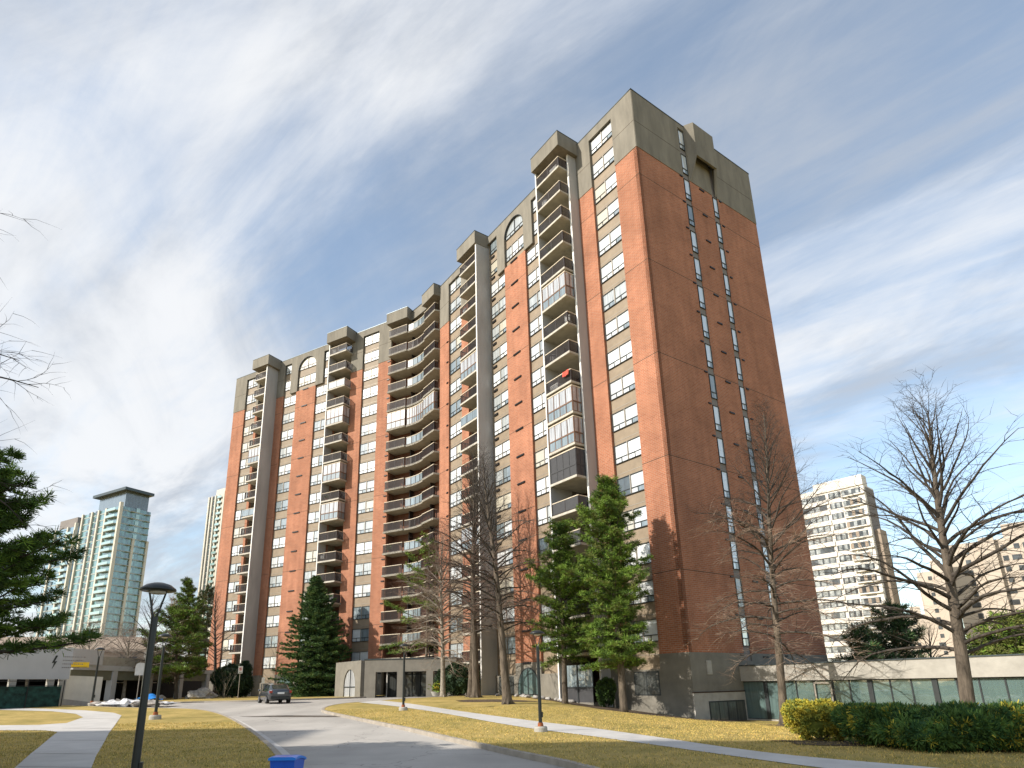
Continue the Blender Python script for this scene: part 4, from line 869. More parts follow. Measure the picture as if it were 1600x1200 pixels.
# ================================================================== background buildings (right)
t, sl, sr_, zt_ = tower('slab_tower', 'cream slab apartment tower with window bands, just right of the brick block', 1345, 741, 175, rad(-41), 1195, 1363, None, 2.75, 0)
m = MB(); m.box(0, sl, -sr_-4, 0, -2, zt_-2.6, 0); m.box(-.05, sl*.46, -sr_, .3, zt_-2.6, zt_, 0); m.box(sl*.47, sl, -sr_, .1, zt_-2.7, zt_-1.6, 0); m.build('wall', [M['beige_t2']], t)
m = MB(); m.box(-.06, -.001, -sr_-3.9, -1.2, -2, zt_-3, 0); m.box(-1.2, -.06, -sr_-3.5, -sr_+1, -2, zt_-14, 1); m.build('side_cladding', [M['tower_grey'], M['brown_b']], t)
z = zt_-4.6
while z > 0:
    m = MB()
    r = random.random()
    m.box(.8, sl*.20, .0, .06, z, z+1.45, 0 if r < .8 else 1); m.box(sl*.215, sl*.33, .0, .06, z, z+1.5, 0)
    for q in (.235, .285): m.box(sl*q, sl*(q+.03), .061, .08, z+.1, z+1.4, 1)
    for i in range(3): m.box(1.2+i*sl*.065, 1.2+i*sl*.065+sl*.028, .061, .08, z+.15, z+1.35, 1 if random.random() < .4 else 2)
    m.box(sl*.36, sl*.98, .0, .06, z, z+1.45, 0)
    for i in range(10):
        if random.random() < .7: m.box(sl*(.37+.06*i), sl*(.37+.06*i+.042), .061, .08, z+.1, z+1.35, 1)
    m.box(1.5, sl*.15, .0, .05, z-.85, z-.6, 0)
    m.build('window_band', [M['win_far'], M['win_far_l'], M['brown_b']], t)
    m = MB(); m.box(.05, sl*.205, .02, .5, z-.35, z-.05, 0); m.box(sl*.34, sl*.99, .02, .35, z-1.2, z-.06, 0); m.build('balcony_front', [M['beige_t2']], t); z -= 2.75
def dotted(name, label, cpx, cpy, D, az, pl, pr, wm, dens=1.0):
    t, sl, sr_, zt_ = tower(name, label, cpx, cpy, D, az, pl, pr, None, 2.8, 0)
    m = MB(); m.box(0, sl, -sr_, 0, -2, zt_, 0); m.box(sl*.2, sl*.5, -sr_*.8, -2, zt_, zt_+4, 0)
    for i in range(int(sl/14)+1): m.box(i*14, i*14+3.2, -.2, 1.6, -2, zt_+.6, 0)
    m.build('wall', [M['beige_t']], t)
    z = zt_-3
    while z > 0:
        m = MB(); x = 1.5; i = 0
        while x < sl-2:
            if (x % 14) > 3.5: m.box(x, x+random.choice((1.1, 1.1, 1.9)), .0, .1, z, z+1.3, 0)
            x += 2.6; i += 1
        y = 1.5
        while y < sr_-2: m.box(-.1, 0, -y-1.6, -y, z, z+1.4, 0); y += 3.4
        m.build('window_row', [wm], t); z -= 2.8
dotted('beige_tower', 'beige high rise with small dark windows behind the big bare tree', 1476, 890, 262, rad(-45), 1443, 1483, M['win_far'])
dotted('beige_tower', 'widest beige high rise, at the far right edge behind the bare branches', 1665, 828, 205, rad(-47), 1486, 1700, M['win_far'])
dotted('beige_tower', 'peach balconied apartment building low behind the clubhouse roof', 1450, 962, 300, rad(-50), 1408, 1462, M['win_far'])

# ================================================================== vegetation builders
def quads_mesh(name, C, A, B, midx, mats):
    n = len(C); v = np.empty((n, 4, 3)); v[:, 0] = C-A-B; v[:, 1] = C+A-B*.6; v[:, 2] = C+A+B*.6; v[:, 3] = C-A+B
    me = bpy.data.meshes.new(name); me.vertices.add(4*n); me.vertices.foreach_set('co', v.ravel()); me.loops.add(4*n); me.loops.foreach_set('vertex_index', np.arange(4*n))
    me.polygons.add(n); me.polygons.foreach_set('loop_start', np.arange(n)*4); me.polygons.foreach_set('loop_total', np.full(n, 4)); me.polygons.foreach_set('material_index', midx.astype(int))
    for m_ in mats: me.materials.append(m_)
    me.update(calc_edges=True); return me
def rdir(n): v = RS.normal(size=(n, 3)); return v/np.linalg.norm(v, axis=1)[:, None]
def needles(centres, radii, per, L, Wd, name, mats, parent, probs=(.5, .35, .15), bias=None, flat=.6):
    """tufts of needle-like faces fanning out of each centre"""
    centres = np.asarray(centres); k = len(centres); n = k*per; ci = np.repeat(np.arange(k), per); d = rdir(n); d[:, 2] *= flat
    if bias is not None: d += np.repeat(np.asarray(bias), per, axis=0)
    d /= np.linalg.norm(d, axis=1)[:, None]+1e-9
    rr = np.asarray(radii)[ci][:, None]*RS.uniform(.15, 1, (n, 1))**.7; C = centres[ci]+d*rr
    A = d*L*RS.uniform(.6, 1.2, (n, 1)); B = np.cross(d, rdir(n)); B /= np.linalg.norm(B, axis=1)[:, None]+1e-9; B *= Wd
    mi = RS.choice(len(mats), size=k, p=probs)[ci]; sw_ = RS.rand(n) < .2; mi = np.where(sw_, RS.choice(len(mats), size=n, p=probs), mi)
    return link(name, quads_mesh(name, C, A, B, mi, mats), parent)
def bare_tree(label, base, top, R, bark, twig, n=46, start=.18, seed=1, twd=1.0, droop=1.0, tr=.28, fork=None, name='bare_tree', group=None, low=None, twig2=None, shape=None, limb=None):
    r = random.Random(seed); bx, by = base; bz = tz(bx, by); t = thing(name, label, 'tree', (bx, by, bz), group=group)
    H = top[2]-bz; lx, ly = top[0]-bx, top[1]-by; T = MB(); B = MB(); Tw = MB(); Tw2 = MB()
    k = 14; ph = r.uniform(0, 6)
    def tp(f): return np.array([lx*f+.12*math.sin(3*f*2+ph)*f*H/12, ly*f+.10*math.cos(2.6*f*2+ph)*f*H/12, H*f])
    fs = [0, .012, .03]+[.03+.97*(i/k) for i in range(1, k+1)]
    T.tube([tp(f)-np.array([0, 0, .1 if f == 0 else 0]) for f in fs], [tr*1.55, tr*1.25, tr*1.08]+[tr*(1-(i/k))**.85*.95+.012 for i in range(1, k+1)], 10)
    for j in range(5):
        a = j*1.26+r.uniform(-.3, .3); T.tube([(0, 0, .35), (.7*tr*1.6*math.cos(a), .7*tr*1.6*math.sin(a), .08), (tr*2.3*math.cos(a), tr*2.3*math.sin(a), -.08)], [tr*.6, tr*.35, tr*.12], 6)
    def branch(mb, p, d, L, rad0, bend, sides, segs=7, jit=.09):
        pts = [np.array(p)]; d = np.array(d)/np.linalg.norm(d); st = L/segs; dirs = [d.copy()]
        for i in range(segs):
            d = d+np.array([r.gauss(0, jit), r.gauss(0, jit), r.gauss(0, jit)+bend*(i+1)/segs]); d /= np.linalg.norm(d); pts.append(pts[-1]+d*st); dirs.append(d.copy())
        mb.tube(pts, [rad0*(1-.88*i/segs) for i in range(segs+1)], sides, caps=False); return pts, dirs
    for i in range(n):
        f = start+(1-start)*((i+r.random())/n)**.92; f = min(f, .985); u_ = (f-start)/(1-start)
        prof = shape(u_) if shape else (.70+.30*math.sin(math.pi*min(1, u_*1.15+.1)))*(1-u_**2.2*.62)
        L = R*prof*r.uniform(.72, 1.12); az = i*2.39996+r.uniform(-.4, .4); el = rad(10+62*u_**1.05+r.uniform(-11, 11))
        if low is not None and u_ < .25: el -= rad(low)
        p = tp(f); tr_f = tr*(1-f)**.85*.95+.012; r0 = min(tr_f*.6, .014+.0135*L)
        bend = (-.16*(1-u_)-.02)*droop if u_ < .6 else .10
        pts, dirs = branch(B, p, (math.cos(az)*math.cos(el), math.sin(az)*math.cos(el), math.sin(el)+.12), L, r0, bend, 5, 8)
        ns = max(4, int(L*2.6*twd))
        for j in range(ns):
            q = .16+.84*(j+r.random())/ns; ii = min(7, int(q*8)); a = pts[ii]+(pts[ii+1]-pts[ii])*(q*8-ii); d0 = dirs[ii]; sd_ = np.cross(d0, (0, 0, 1)); sd_ /= np.linalg.norm(sd_)+1e-9; s_ = 1 if j % 2 else -1
            d2 = d0*.75+sd_*s_*r.uniform(.45, .95)+np.array([0, 0, r.uniform(-.35, .5)]); L2 = (.20+.26*(1-q))*L*r.uniform(.6, 1.15)+.25; r2 = max(.006, r0*.32*(1-.6*q))
            tw = Tw if (twig2 is None or (u_ > .42)) else Tw2
            p2, dd2 = branch(tw if r2 < .012 else B, a, d2, L2, r2, bend*.8*(1 if r.random() < .7 else -1), 3, 5, .13)
            for m_ in range(int(5*twd)):
                q2 = .15+.85*(m_+r.random())/max(1, int(5*twd)); i2 = min(4, int(q2*5)); a2 = p2[i2]+(p2[i2+1]-p2[i2])*(q2*5-i2); s3 = np.cross(dd2[i2], (r.uniform(-.6, .6), r.uniform(-.6, .6), 1)); s3 /= np.linalg.norm(s3)+1e-9
                d3 = dd2[i2]*.8+s3*(1 if m_ % 2 else -1)*r.uniform(.5, 1)+np.array([0, 0, r.uniform(-.35, .35)])
                branch(tw, a2, d3, L2*.45*r.uniform(.5, 1.2)+.14, .0062, -.06, 3, 3, .16)
    T.build('trunk', [bark], t, smooth=True); B.build('branches', [limb or bark], t, smooth=True)
    b0 = len(Tw.v); Tw.v += Tw2.v; Tw.f += [tuple(b0+q for q in f_) for f_ in Tw2.f]; Tw.m += [1]*len(Tw2.f); Tw.build('twigs', [twig, twig2 or twig], t)
    return t
def pine(label, base, top, R, mats, n=60, start=.25, seed=1, tr=.2, per=34, prof=None, droop=0., side=None, name='pine_tree', tuft=.26, nl=.10, nw=.014, group=None, bark='bark', probs=(.5,.35,.15), inner=.35, dens=1.0, el0=-8, el1=50):
    r = random.Random(seed); bx, by = base; bz = tz(bx, by); t = thing(name, label, 'tree', (bx, by, bz), group=group); H = top[2]-bz; lx, ly = top[0]-bx, top[1]-by
    T = MB(); B = MB(); tp = lambda f: np.array([lx*f, ly*f, H*f]); ph = r.uniform(0, 6)
    T.tube([tp(0)-(0, 0, .15)]+[tp(f)+np.array([.1*math.sin(5*f+ph), .1*math.cos(4*f+ph), 0])*f for f in np.linspace(0.02, 1, 12)], [tr*1.35]+[tr*(1-f)**.8+.015 for f in np.linspace(.02, 1, 12)], 9)
    cen = []; bi = []
    for i in range(n):
        u_ = (i+r.random())/n; f = start+(1-start)*u_*.985; az = i*2.39996+r.uniform(-.35, .35)
        L = R*(prof(u_) if prof else (1-u_)**.75*.85+.15)*r.uniform(.7, 1.12)
        if side is not None: L *= 1+side[1]*math.cos(az-side[0])
        el = rad(el0+(el1-el0)*u_+r.uniform(-9, 9)); d = np.array([math.cos(az)*math.cos(el), math.sin(az)*math.cos(el), math.sin(el)]); p = tp(f); pts = [p]; seg = 7
        for j in range(seg):
            d = d+np.array([r.gauss(0, .08), r.gauss(0, .08), r.gauss(0, .06)+droop+.06*j/seg]); d /= np.linalg.norm(d); pts.append(pts[-1]+d*L/seg)
        B.tube(pts, [max(.008, min(tr*.35, .012+.016*L)*(1-.8*j/seg)) for j in range(seg+1)], 5, caps=False)
        m_ = max(3, int(L*7*dens))
        for j in range(m_):
            q = inner+(1-inner)*((j+r.random())/m_); ii = min(seg-1, int(q*seg)); a = pts[ii]+(pts[ii+1]-pts[ii])*(q*seg-ii); sdv = np.cross(pts[ii+1]-pts[ii], (0, 0, 1)); sdv = sdv/(np.linalg.norm(sdv)+1e-9)
            off = sdv*r.uniform(-1, 1)*(.16+.26*L*(1-abs(2*q-1.2)*.6))*.75+np.array([0, 0, r.uniform(-.05, .16)]); c = a+off; cen.append(c); bi.append([d[0]*.3, d[1]*.3, .35])
            if r.random() < .35: B.tube([a, c], [.010, .005], 3, caps=False)
    T.build('trunk', [M[bark]], t, smooth=True); B.build('branches', [M[bark]], t); needles(cen, [tuft*r.uniform(.7, 1.3) for _ in cen], per, nl, nw, 'crown', mats, t, probs, bi); return t
def spruce(label, base, top, R, seed=1, n=230, tr=.22, mats=None, name='spruce_tree', per=46):
    r = random.Random(seed); bx, by = base; bz = tz(bx, by); t = thing(name, label, 'tree', (bx, by, bz)); H = top[2]-bz; lx, ly = top[0]-bx, top[1]-by
    T = MB(); B = MB(); tp = lambda f: np.array([lx*f, ly*f, H*f]); T.tube([tp(f) for f in np.linspace(-.01, 1, 8)], [tr*(1-f)+.02 for f in np.linspace(0, 1, 8)], 8); cen = []; bi = []; rd = []
    for i in range(n):
        u_ = (i+r.random())/n; f = .03+.965*u_; L = R*((1-u_)**.82*.96+.035)*(1+.16*math.sin(u_*34+r.uniform(-.3, .3)))*r.uniform(.78, 1.1); az = i*2.39996+r.uniform(-.3, .3); el = rad(-16+48*u_**1.6+r.uniform(-6, 6))
        d = np.array([math.cos(az)*math.cos(el), math.sin(az)*math.cos(el), math.sin(el)]); pts = [tp(f)]; seg = 6
        for j in range(seg): d = d+np.array([0, 0, .055*(j-1.5)]); d /= np.linalg.norm(d); pts.append(pts[-1]+d*L/seg)
        B.tube(pts, [.03*(1-.8*j/seg) for j in range(seg+1)], 4, caps=False); m_ = max(4, int(L*7.5))
        for j in range(m_):
            q = .12+.88*(j+r.random())/m_; ii = min(seg-1, int(q*seg)); a = pts[ii]+(pts[ii+1]-pts[ii])*(q*seg-ii); sdv = np.cross(pts[ii+1]-pts[ii], (0, 0, 1)); sdv /= np.linalg.norm(sdv)+1e-9
            w = (.12+.30*L*(1-q)**.6*.6); cen.append(a+sdv*r.uniform(-1, 1)*w+np.array([0, 0, r.uniform(-.14, .02)])); bi.append([d[0]*.9, d[1]*.9, -.15]); rd.append(.22*r.uniform(.8, 1.3))
    T.build('trunk', [M['bark_dark']], t); B.build('branches', [M['bark_dark']], t); needles(cen, rd, per, .07, .016, 'crown', mats or [M['spruce_b'], M['spruce_a'], M['spruce_c']], t, (.42, .40, .18), bi, flat=.45); return t
def outw(x, y, d): k = 1+d/math.hypot(x, y); return x*k, y*k
def shrub(label, x, y, R, h, mats, probs, n=900, per=24, seed=1, name='shrub', tuft=.10, nl=.035, nw=.016, lumps=7, core=None, group=None, sx_=1.0, cat='shrub', zo=0, stems=None):
    r = random.Random(seed); z = tz(x, y); t = thing(name, label, cat, (x, y, z), group=group); lobes = [((0, 0, h*.5), (R*.8*sx_, R*.8, h*.5))]
    for i in range(lumps):
        a = i*2.4+r.uniform(-.4, .4); q = r.uniform(.35, .62); lr = R*r.uniform(.36, .5); lobes.append(((R*q*math.cos(a)*sx_, R*q*math.sin(a), h*r.uniform(.36, .76)), (lr*r.uniform(.7, 1.15), lr*r.uniform(.7, 1.15), h*r.uniform(.22, .40))))
    cen = []; bi = []
    for i in range(n):
        c, rr = lobes[r.randrange(len(lobes))]; d = rdir(1)[0]; 
        p = np.array([c[0]+d[0]*rr[0], c[1]+d[1]*rr[1], c[2]+d[2]*rr[2]])*1.0
        if p[2] < .04: continue
        cen.append(p); bi.append(d*.5+np.array([0, 0, .3]))
    needles(cen, [tuft*r.uniform(.7, 1.3) for _ in cen], per, nl, nw, 'foliage', mats, t, probs, bi, flat=1.0)
    mb = MB()
    for c, rr in lobes: mb.blob(c, (rr[0]*.86, rr[1]*.86, rr[2]*.86), 0, .12, 2)
    mb.build('inner_growth', [core or mats[0]], t, smooth=True)
    mb = MB()
    for i in range(stems or 9):
        a = i*.7+r.uniform(-.2, .2); mb.tube([(0, 0, 0), (R*.3*math.cos(a)*sx_, R*.3*math.sin(a), h*.2), (R*.75*math.cos(a)*sx_, R*.75*math.sin(a), h*.32)], [.025, .02, .008], 5)
    mb.build('stems', [M['bark_pale']], t); return t
def twig_shrub(label, x, y, R, h, seed, mat_, n=26, group=None, name='bare_shrub'):
    r = random.Random(seed); z = tz(x, y); mb = MB(); mb2 = MB()
    for i in range(n):
        a = r.uniform(0, 6.28); d = np.array([math.cos(a)*r.uniform(.15, .7), math.sin(a)*r.uniform(.15, .7), 1.0]); p = np.array([r.gauss(0, .06), r.gauss(0, .06), 0]); pts = [p]
        for j in range(5): d = d+np.array([r.gauss(0, .12), r.gauss(0, .12), 0]); d /= np.linalg.norm(d); pts.append(pts[-1]+d*h*r.uniform(.85, 1.1)/5)
        mb.tube(pts, [.016, .013, .010, .008, .006, .004], 4, caps=False)
        for j in range(6):
            k = r.randrange(1, 5); d2 = d+np.array([r.gauss(0, .5), r.gauss(0, .5), r.gauss(.1, .2)]); d2 /= np.linalg.norm(d2); mb2.tube([pts[k], pts[k]+d2*h*.18, pts[k]+d2*h*.32+np.array([0, 0, .04])], [.006, .005, .003], 3, caps=False)
    t = thing(name, label, 'shrub', (x, y, z), group=group); mb.build('stems', [mat_], t); mb2.build('twigs', [mat_], t); return t

# ================================================================== trees
PM = [M['pine_b'], M['pine_a'], M['pine_c']]; DP = [M['dkpine_b'], M['dkpine_a'], M['dkpine_c']]
def top_at(px, py, base): x, y, z = atdist(px, py, math.hypot(*base)); return (x, y, z)
b = spot(1500, 24.5); bare_tree('tall bare tree with spreading dark limbs, behind the green junipers by the clubhouse', b, top_at(1448, 640, b), 4.5, M['bark'], M['twig_dark'], n=66, start=.22, seed=4, tr=.215, droop=1.25, twd=.95, limb=M['bark_dark'])
b = G(1226, 1134); bare_tree('bare tree with dense tan drooping lower twigs, in front of the brick side wall', b, top_at(1190, 645, b), 5.3, M['bark'], M['twig_dark'], n=80, start=.20, seed=9, tr=.235, limb=M['bark_dark'], droop=1.6, twig2=M['twig_tan'], twd=1.5, low=14)
b = G(744, 1090); bare_tree('bare twin tree with the taller straight leader, left of its pair on the lawn', b, top_at(736, 712, b), 5.6, M['bark'], M['twig_dark'], n=84, start=.24, seed=12, tr=.31, limb=M['bark_dark'], droop=1.5, twig2=M['twig_red'], twd=1.1)
b = spot(735, 54.5); bare_tree('bare twin tree with the slimmer trunk, hidden partly behind its brother', b, top_at(748, 722, b), 4.6, M['bark'], M['twig_dark'], n=64, start=.28, seed=13, tr=.27, limb=M['bark_dark'], droop=1.4, twig2=M['twig_red'], twd=1.0)
b = G(793, 1100); bare_tree('bare tree with rusty collar of twigs leaning left, beside the arched ground floor window', b, top_at(757, 716, b), 4.6, M['bark'], M['twig_dark'], n=80, start=.26, seed=15, tr=.29, limb=M['bark_dark'], droop=1.5, twig2=M['twig_red'], twd=1.1)
b = G(692, 1089); bare_tree('slim bare tree with fine reddish twigs in front of the curved balconies', b, top_at(690, 835, b), 5.0, M['bark_pale'], M['twig_red'], n=84, start=.2, seed=18, tr=.22, droop=1.8, twd=1.3, twig2=M['twig_tan'])
b = G(664, 1086); pine('sparse yellow green pine behind the slim reddish bare tree', b, top_at(672, 842, b), 5.0, [M['pine_a'], M['pine_c'], M['pine_b']], n=34, start=.25, seed=21, tr=.18, side=(math.pi, .45), tuft=.34, per=26, nl=.16, nw=.022, dens=.55, inner=.5, probs=(.5, .3, .2))
def pprof(u): return max(.12, min(1, .55+.6*u) if u < .35 else (1.0-.0*u if u < .45 else (1-(u-.45)/.55)**.62))
b = W(FR_R, 2.15, 4.1); pine('largest green pine, in front of the tall corner window column of the brick block', b, top_at(948, 748, b), 3.25, PM, n=128, start=.17, seed=25, tr=.24, prof=lambda u: (.88+.16*math.sin(20*u))*(.75+.5*u if u < .5 else (1-(u-.5)/.5)**.5) , per=38, tuft=.27, nl=.085, nw=.016, dens=1.75, inner=.15, probs=(.30, .50, .20), side=(2.6, .12))
b = W(FR_R, 7.6, 4.2); pine('second green pine, left of the largest pine and shorter', b, top_at(874, 820, b), 3.1, PM, n=88, start=.24, seed=28, tr=.20, prof=lambda u: (.82+.2*math.sin(15*u))*(.8+.4*u if u < .5 else (1-(u-.5)/.5)**.5), per=36, tuft=.27, nl=.09, nw=.017, dens=1.5, inner=.2, probs=(.36, .48, .16))
b = G(496, 1088); spruce('full dark green spruce beside the driveway, right of the parked car', b, top_at(494, 900, b), 6.0, seed=31, n=380, per=60)
# group by the garage
b = G(262, 1090); bare_tree('pale trunked bare tree at the left of the group by the garage', b, top_at(268, 935, b), 4.2, M['bark_pale'], M['twig_tan'], n=64, start=.25, seed=34, tr=.24, group='trees between the garage and the brick block', twd=1.2)
b = G(297, 1088); pine('mid green pine in the group by the garage', b, top_at(292, 905, b), 4.6, [M['pine_b'], M['pine_a'], M['dkpine_c']], n=84, start=.14, seed=37, tr=.22, tuft=.38, per=34, nl=.13, nw=.024, dens=1.2, prof=lambda u: (1 if u < .45 else (1-(u-.45)/.55)**.6*.95+.05)*(.85+.15*math.sin(21*u)), group='trees between the garage and the brick block', inner=.3)
b = G(318, 1087); pine('thin brownish pine against the left end of the brick block', b, top_at(326, 915, b), 4.4, DP, n=76, start=.16, seed=40, tr=.22, tuft=.36, per=30, nl=.13, nw=.022, dens=1.1, prof=lambda u: (1 if u < .5 else (1-(u-.5)/.5)**.6*.95+.05)*(.85+.15*math.sin(17*u)), group='trees between the garage and the brick block', probs=(.35, .25, .4), bark='bark_dark')
b = spot(278, 82); pine('broad green pine hanging low before the garage bays', b, top_at(276, 950, b), 4.4, [M['pine_b'], M['pine_a'], M['dkpine_c']], n=60, start=.22, seed=38, tr=.2, tuft=.38, per=32, nl=.13, nw=.024, dens=1.1, prof=lambda u: (1 if u < .5 else (1-(u-.5)/.5)**.6*.95+.05)*(.85+.15*math.sin(19*u)), group='trees between the garage and the brick block', probs=(.35, .4, .25))
b = G(335, 1090); bare_tree('dark bare tree nearest the left end of the brick block', b, top_at(338, 925, b), 3.8, M['bark_dark'], M['twig_dark'], n=60, start=.25, seed=43, tr=.24, group='trees between the garage and the brick block', twd=.9)
b = spot(228, 66); bare_tree('thin bare tree between the glass tower and the tall lamp', b, top_at(242, 925, b), 3.4, M['bark_dark'], M['twig_dark'], n=34, start=.3, seed=46, tr=.18, twd=.8)
b = spot(140, 84); bare_tree('spreading bare tree in front of the brown building, centre of its row', b, top_at(142, 985, b), 5.5, M['bark_pale'], M['twig_red'], n=40, start=.3, seed=49, tr=.22, twd=1.1, group='bare trees by the brown building')
b = spot(196, 82); bare_tree('low bare tree at the right end of the brown building', b, top_at(204, 992, b), 5.2, M['bark_pale'], M['twig_red'], n=40, start=.3, seed=52, tr=.2, twd=1.2, group='bare trees by the brown building')
b = spot(45, 82); bare_tree('low bare tree at the left end of the brown building', b, top_at(50, 988, b), 4.2, M['bark_pale'], M['twig_tan'], n=26, start=.35, seed=55, tr=.2, twd=.9, group='bare trees by the brown building')
# left edge
b = spot(-95, 21.5); pine('dark layered pine reaching in from the left edge', b, top_at(-78, 735, b), 3.2, [M['pine_b'], M['pine_b'], M['pine_a']], n=92, start=.36, seed=58, tr=.2, side=(-.25, .25), tuft=.19, per=62, nl=.075, nw=.011, dens=2.0, inner=.2, probs=(.35, .33, .32), el0=8, el1=26, droop=.01, prof=lambda u: (.96-.35*u)*(.88+.14*math.sin(19*u)), bark='bark_dark')
b = spot(-470, 17.5); bare_tree('tall bare tree whose thin branches enter at the upper left edge', b, (b[0]-.3, b[1], 14.0), 4.7, M['bark_dark'], M['twig_dark'], n=52, start=.28, seed=61, tr=.26, droop=1.2)
# behind the clubhouse
b = spot(1392, 62); pine('dark pine behind the clubhouse roof, beside the cream slab tower', b, top_at(1395, 952, b), 4.6, DP, n=50, start=.1, seed=64, tr=.22, tuft=.40, per=30, nl=.16, nw=.024, dens=.9, probs=(.5, .4, .1), bark='bark_dark', inner=.2)
b = spot(1345, 58); pine('low dark pine behind the clubhouse roof, just right of the brick block', b, top_at(1342, 985, b), 3.6, DP, n=40, start=.1, seed=65, tr=.2, tuft=.40, per=26, nl=.16, nw=.024, dens=.8, probs=(.35, .3, .35), bark='bark_dark', inner=.2)
b = spot(1590, 48); pine('yellow green bushy tree behind the clubhouse at the right edge', b, top_at(1585, 972, b), 4.2, [M['pine_a'], M['pine_c'], M['pine_b']], n=56, start=.1, seed=67, tr=.2, tuft=.36, per=30, nl=.13, nw=.03, dens=1.1, probs=(.3, .6, .1), inner=.15, name='evergreen_tree')
b = spot(1450, 70); bare_tree('bare tree behind the clubhouse in front of the peach building', b, top_at(1452, 985, b), 4.0, M['bark_dark'], M['twig_dark'], n=26, start=.3, seed=70, tr=.2, twd=.8)

# shrubs
YM = [M['bush_y2'], M['bush_y']]; GM = [M['bush_g2'], M['bush_g'], M['bush_y']]
x, y = outw(*G(1284, 1160), 1.1); shrub('rounded yellow green clipped bush left of the junipers', x, y, 1.12, 1.05, YM, (.35, .65), n=1500, per=26, seed=3, core=M['bush_y2'], lumps=6)
x, y = outw(*G(1392, 1170), 1.2); shrub('spreading green juniper next to the yellow bush', x, y, 1.25, .92, GM, (.35, .55, .10), n=2100, per=30, seed=5, core=M['bush_g2'], tuft=.16, nl=.05, nw=.013, lumps=9, group='junipers in front of the clubhouse', stems=14)
x, y = outw(*G(1478, 1176), 1.2); shrub('middle juniper in the row with pale bare stems below', x, y, 1.6, .86, GM, (.38, .57, .05), n=2300, per=30, seed=6, core=M['bush_g2'], tuft=.17, nl=.055, nw=.013, lumps=10, group='junipers in front of the clubhouse', stems=18)
x, y = outw(*G(1580, 1176), 1.2); shrub('juniper with bronze tips at the right edge', x, y, 1.5, .84, GM, (.30, .48, .22), n=2000, per=30, seed=7, core=M['bush_g2'], tuft=.17, nl=.055, nw=.013, lumps=9, group='junipers in front of the clubhouse', stems=16)
x, y = spot(364, 84); shrub('tall dark evergreen shrub mass behind the staked sapling', x, y, 2.4, 3.9, [M['rhodo'], M['rhodo2']], (.7, .3), n=1500, per=18, seed=8, core=M['rhodo'], tuft=.3, nl=.09, nw=.04)
x, y = spot(716, 60); shrub('dark broadleaf shrub behind the twin bare trees', x, y, 2.3, 2.7, [M['rhodo'], M['rhodo2']], (.6, .4), n=1500, per=18, seed=10, core=M['rhodo'], tuft=.28, nl=.07, nw=.04, sx_=1.1)
x, y = W(FR_R, 6.3, 1.5); shrub('narrow dark shrub beside the grey fin wall and ground terrace', x, y, .6, 1.9, [M['rhodo2'], M['pine_b']], (.5, .5), n=600, per=18, seed=11, core=M['rhodo'], tuft=.18, nl=.05, nw=.03)
for i, (px, py, R_, h_, lb) in enumerate(((455, 1087, 1.5, 1.0, 'low green shrub at the left foot of the spruce'), (548, 1086, 1.3, 1.1, 'low green shrub at the right foot of the spruce'))):
    x, y = G(px, py); shrub(lb, x, y, R_, h_, [M['rhodo2'], M['pine_a']], (.6, .4), n=500, per=16, seed=20+i, core=M['rhodo'], tuft=.2, nl=.06, nw=.03)
for i, (px, py, R_, h_, m_, lb) in enumerate(((1052, 1108, 1, 2.1, 'twig_tan', 'tallest bare twiggy shrub at the corner of the brick block'), (1090, 1116, 1, 1.8, 'twig_dark', 'bare twiggy shrub under the small wall vent'), (1118, 1120, 1, 1.9, 'twig_tan', 'bare twiggy shrub before the low basement windows'), (1010, 1100, 1, 1.6, 'twig_dark', 'bare twiggy shrub right of the largest pine'), (865, 1090, 1, 1.3, 'twig_red', 'small bare shrub beside the ground terrace'))):
    x, y = G(px, py); twig_shrub(lb, x, y, R_, h_, 30+i, M[m_], group='bare shrubs along the building foot')
x, y = spot(351, 78); sap = twig_shrub('pale staked sapling in front of the dark shrub mass', x, y, .6, 3.4, 44, M['bark_pale'], n=5, name='sapling'); sap['category'] = 'sapling'
m = MB(); m.tube([(.12, 0, 0), (.12, 0, 1.6)], [.03, .03], 6); m.build('stake', [M['bark_pale']], sap)
# mulch beds
for (px, py, rx, ry, sd_) in ((768, 1095, 3.0, 1.6, 1), (1226, 1134, 1.2, 1.0, 2), (1430, 1163, 3.6, 1.1, 4)):
    x, y = G(px, py); patch(x, y, rx, ry, .015, 'mulch_bed', M['mulch'], seed=sd_, rot=-.5 if px != 1430 else -.35)
mp_ = [W(FR_R, 14, .1), W(FR_R, 8, .1), W(FR_R, -.3, .1), W(FR_S, 4.5, -.15), W(FR_S, 4.6, -1.2), W(FR_R, -1.6, 1.2), W(FR_R, .5, 3.6), W(FR_R, 3.5, 4.8), W(FR_R, 6.5, 4.4), W(FR_R, 10, 3.2), W(FR_R, 14, 2.6)]
struct(fill_poly(mp_, .8, .014, 'mulch_bed', M['mulch']))
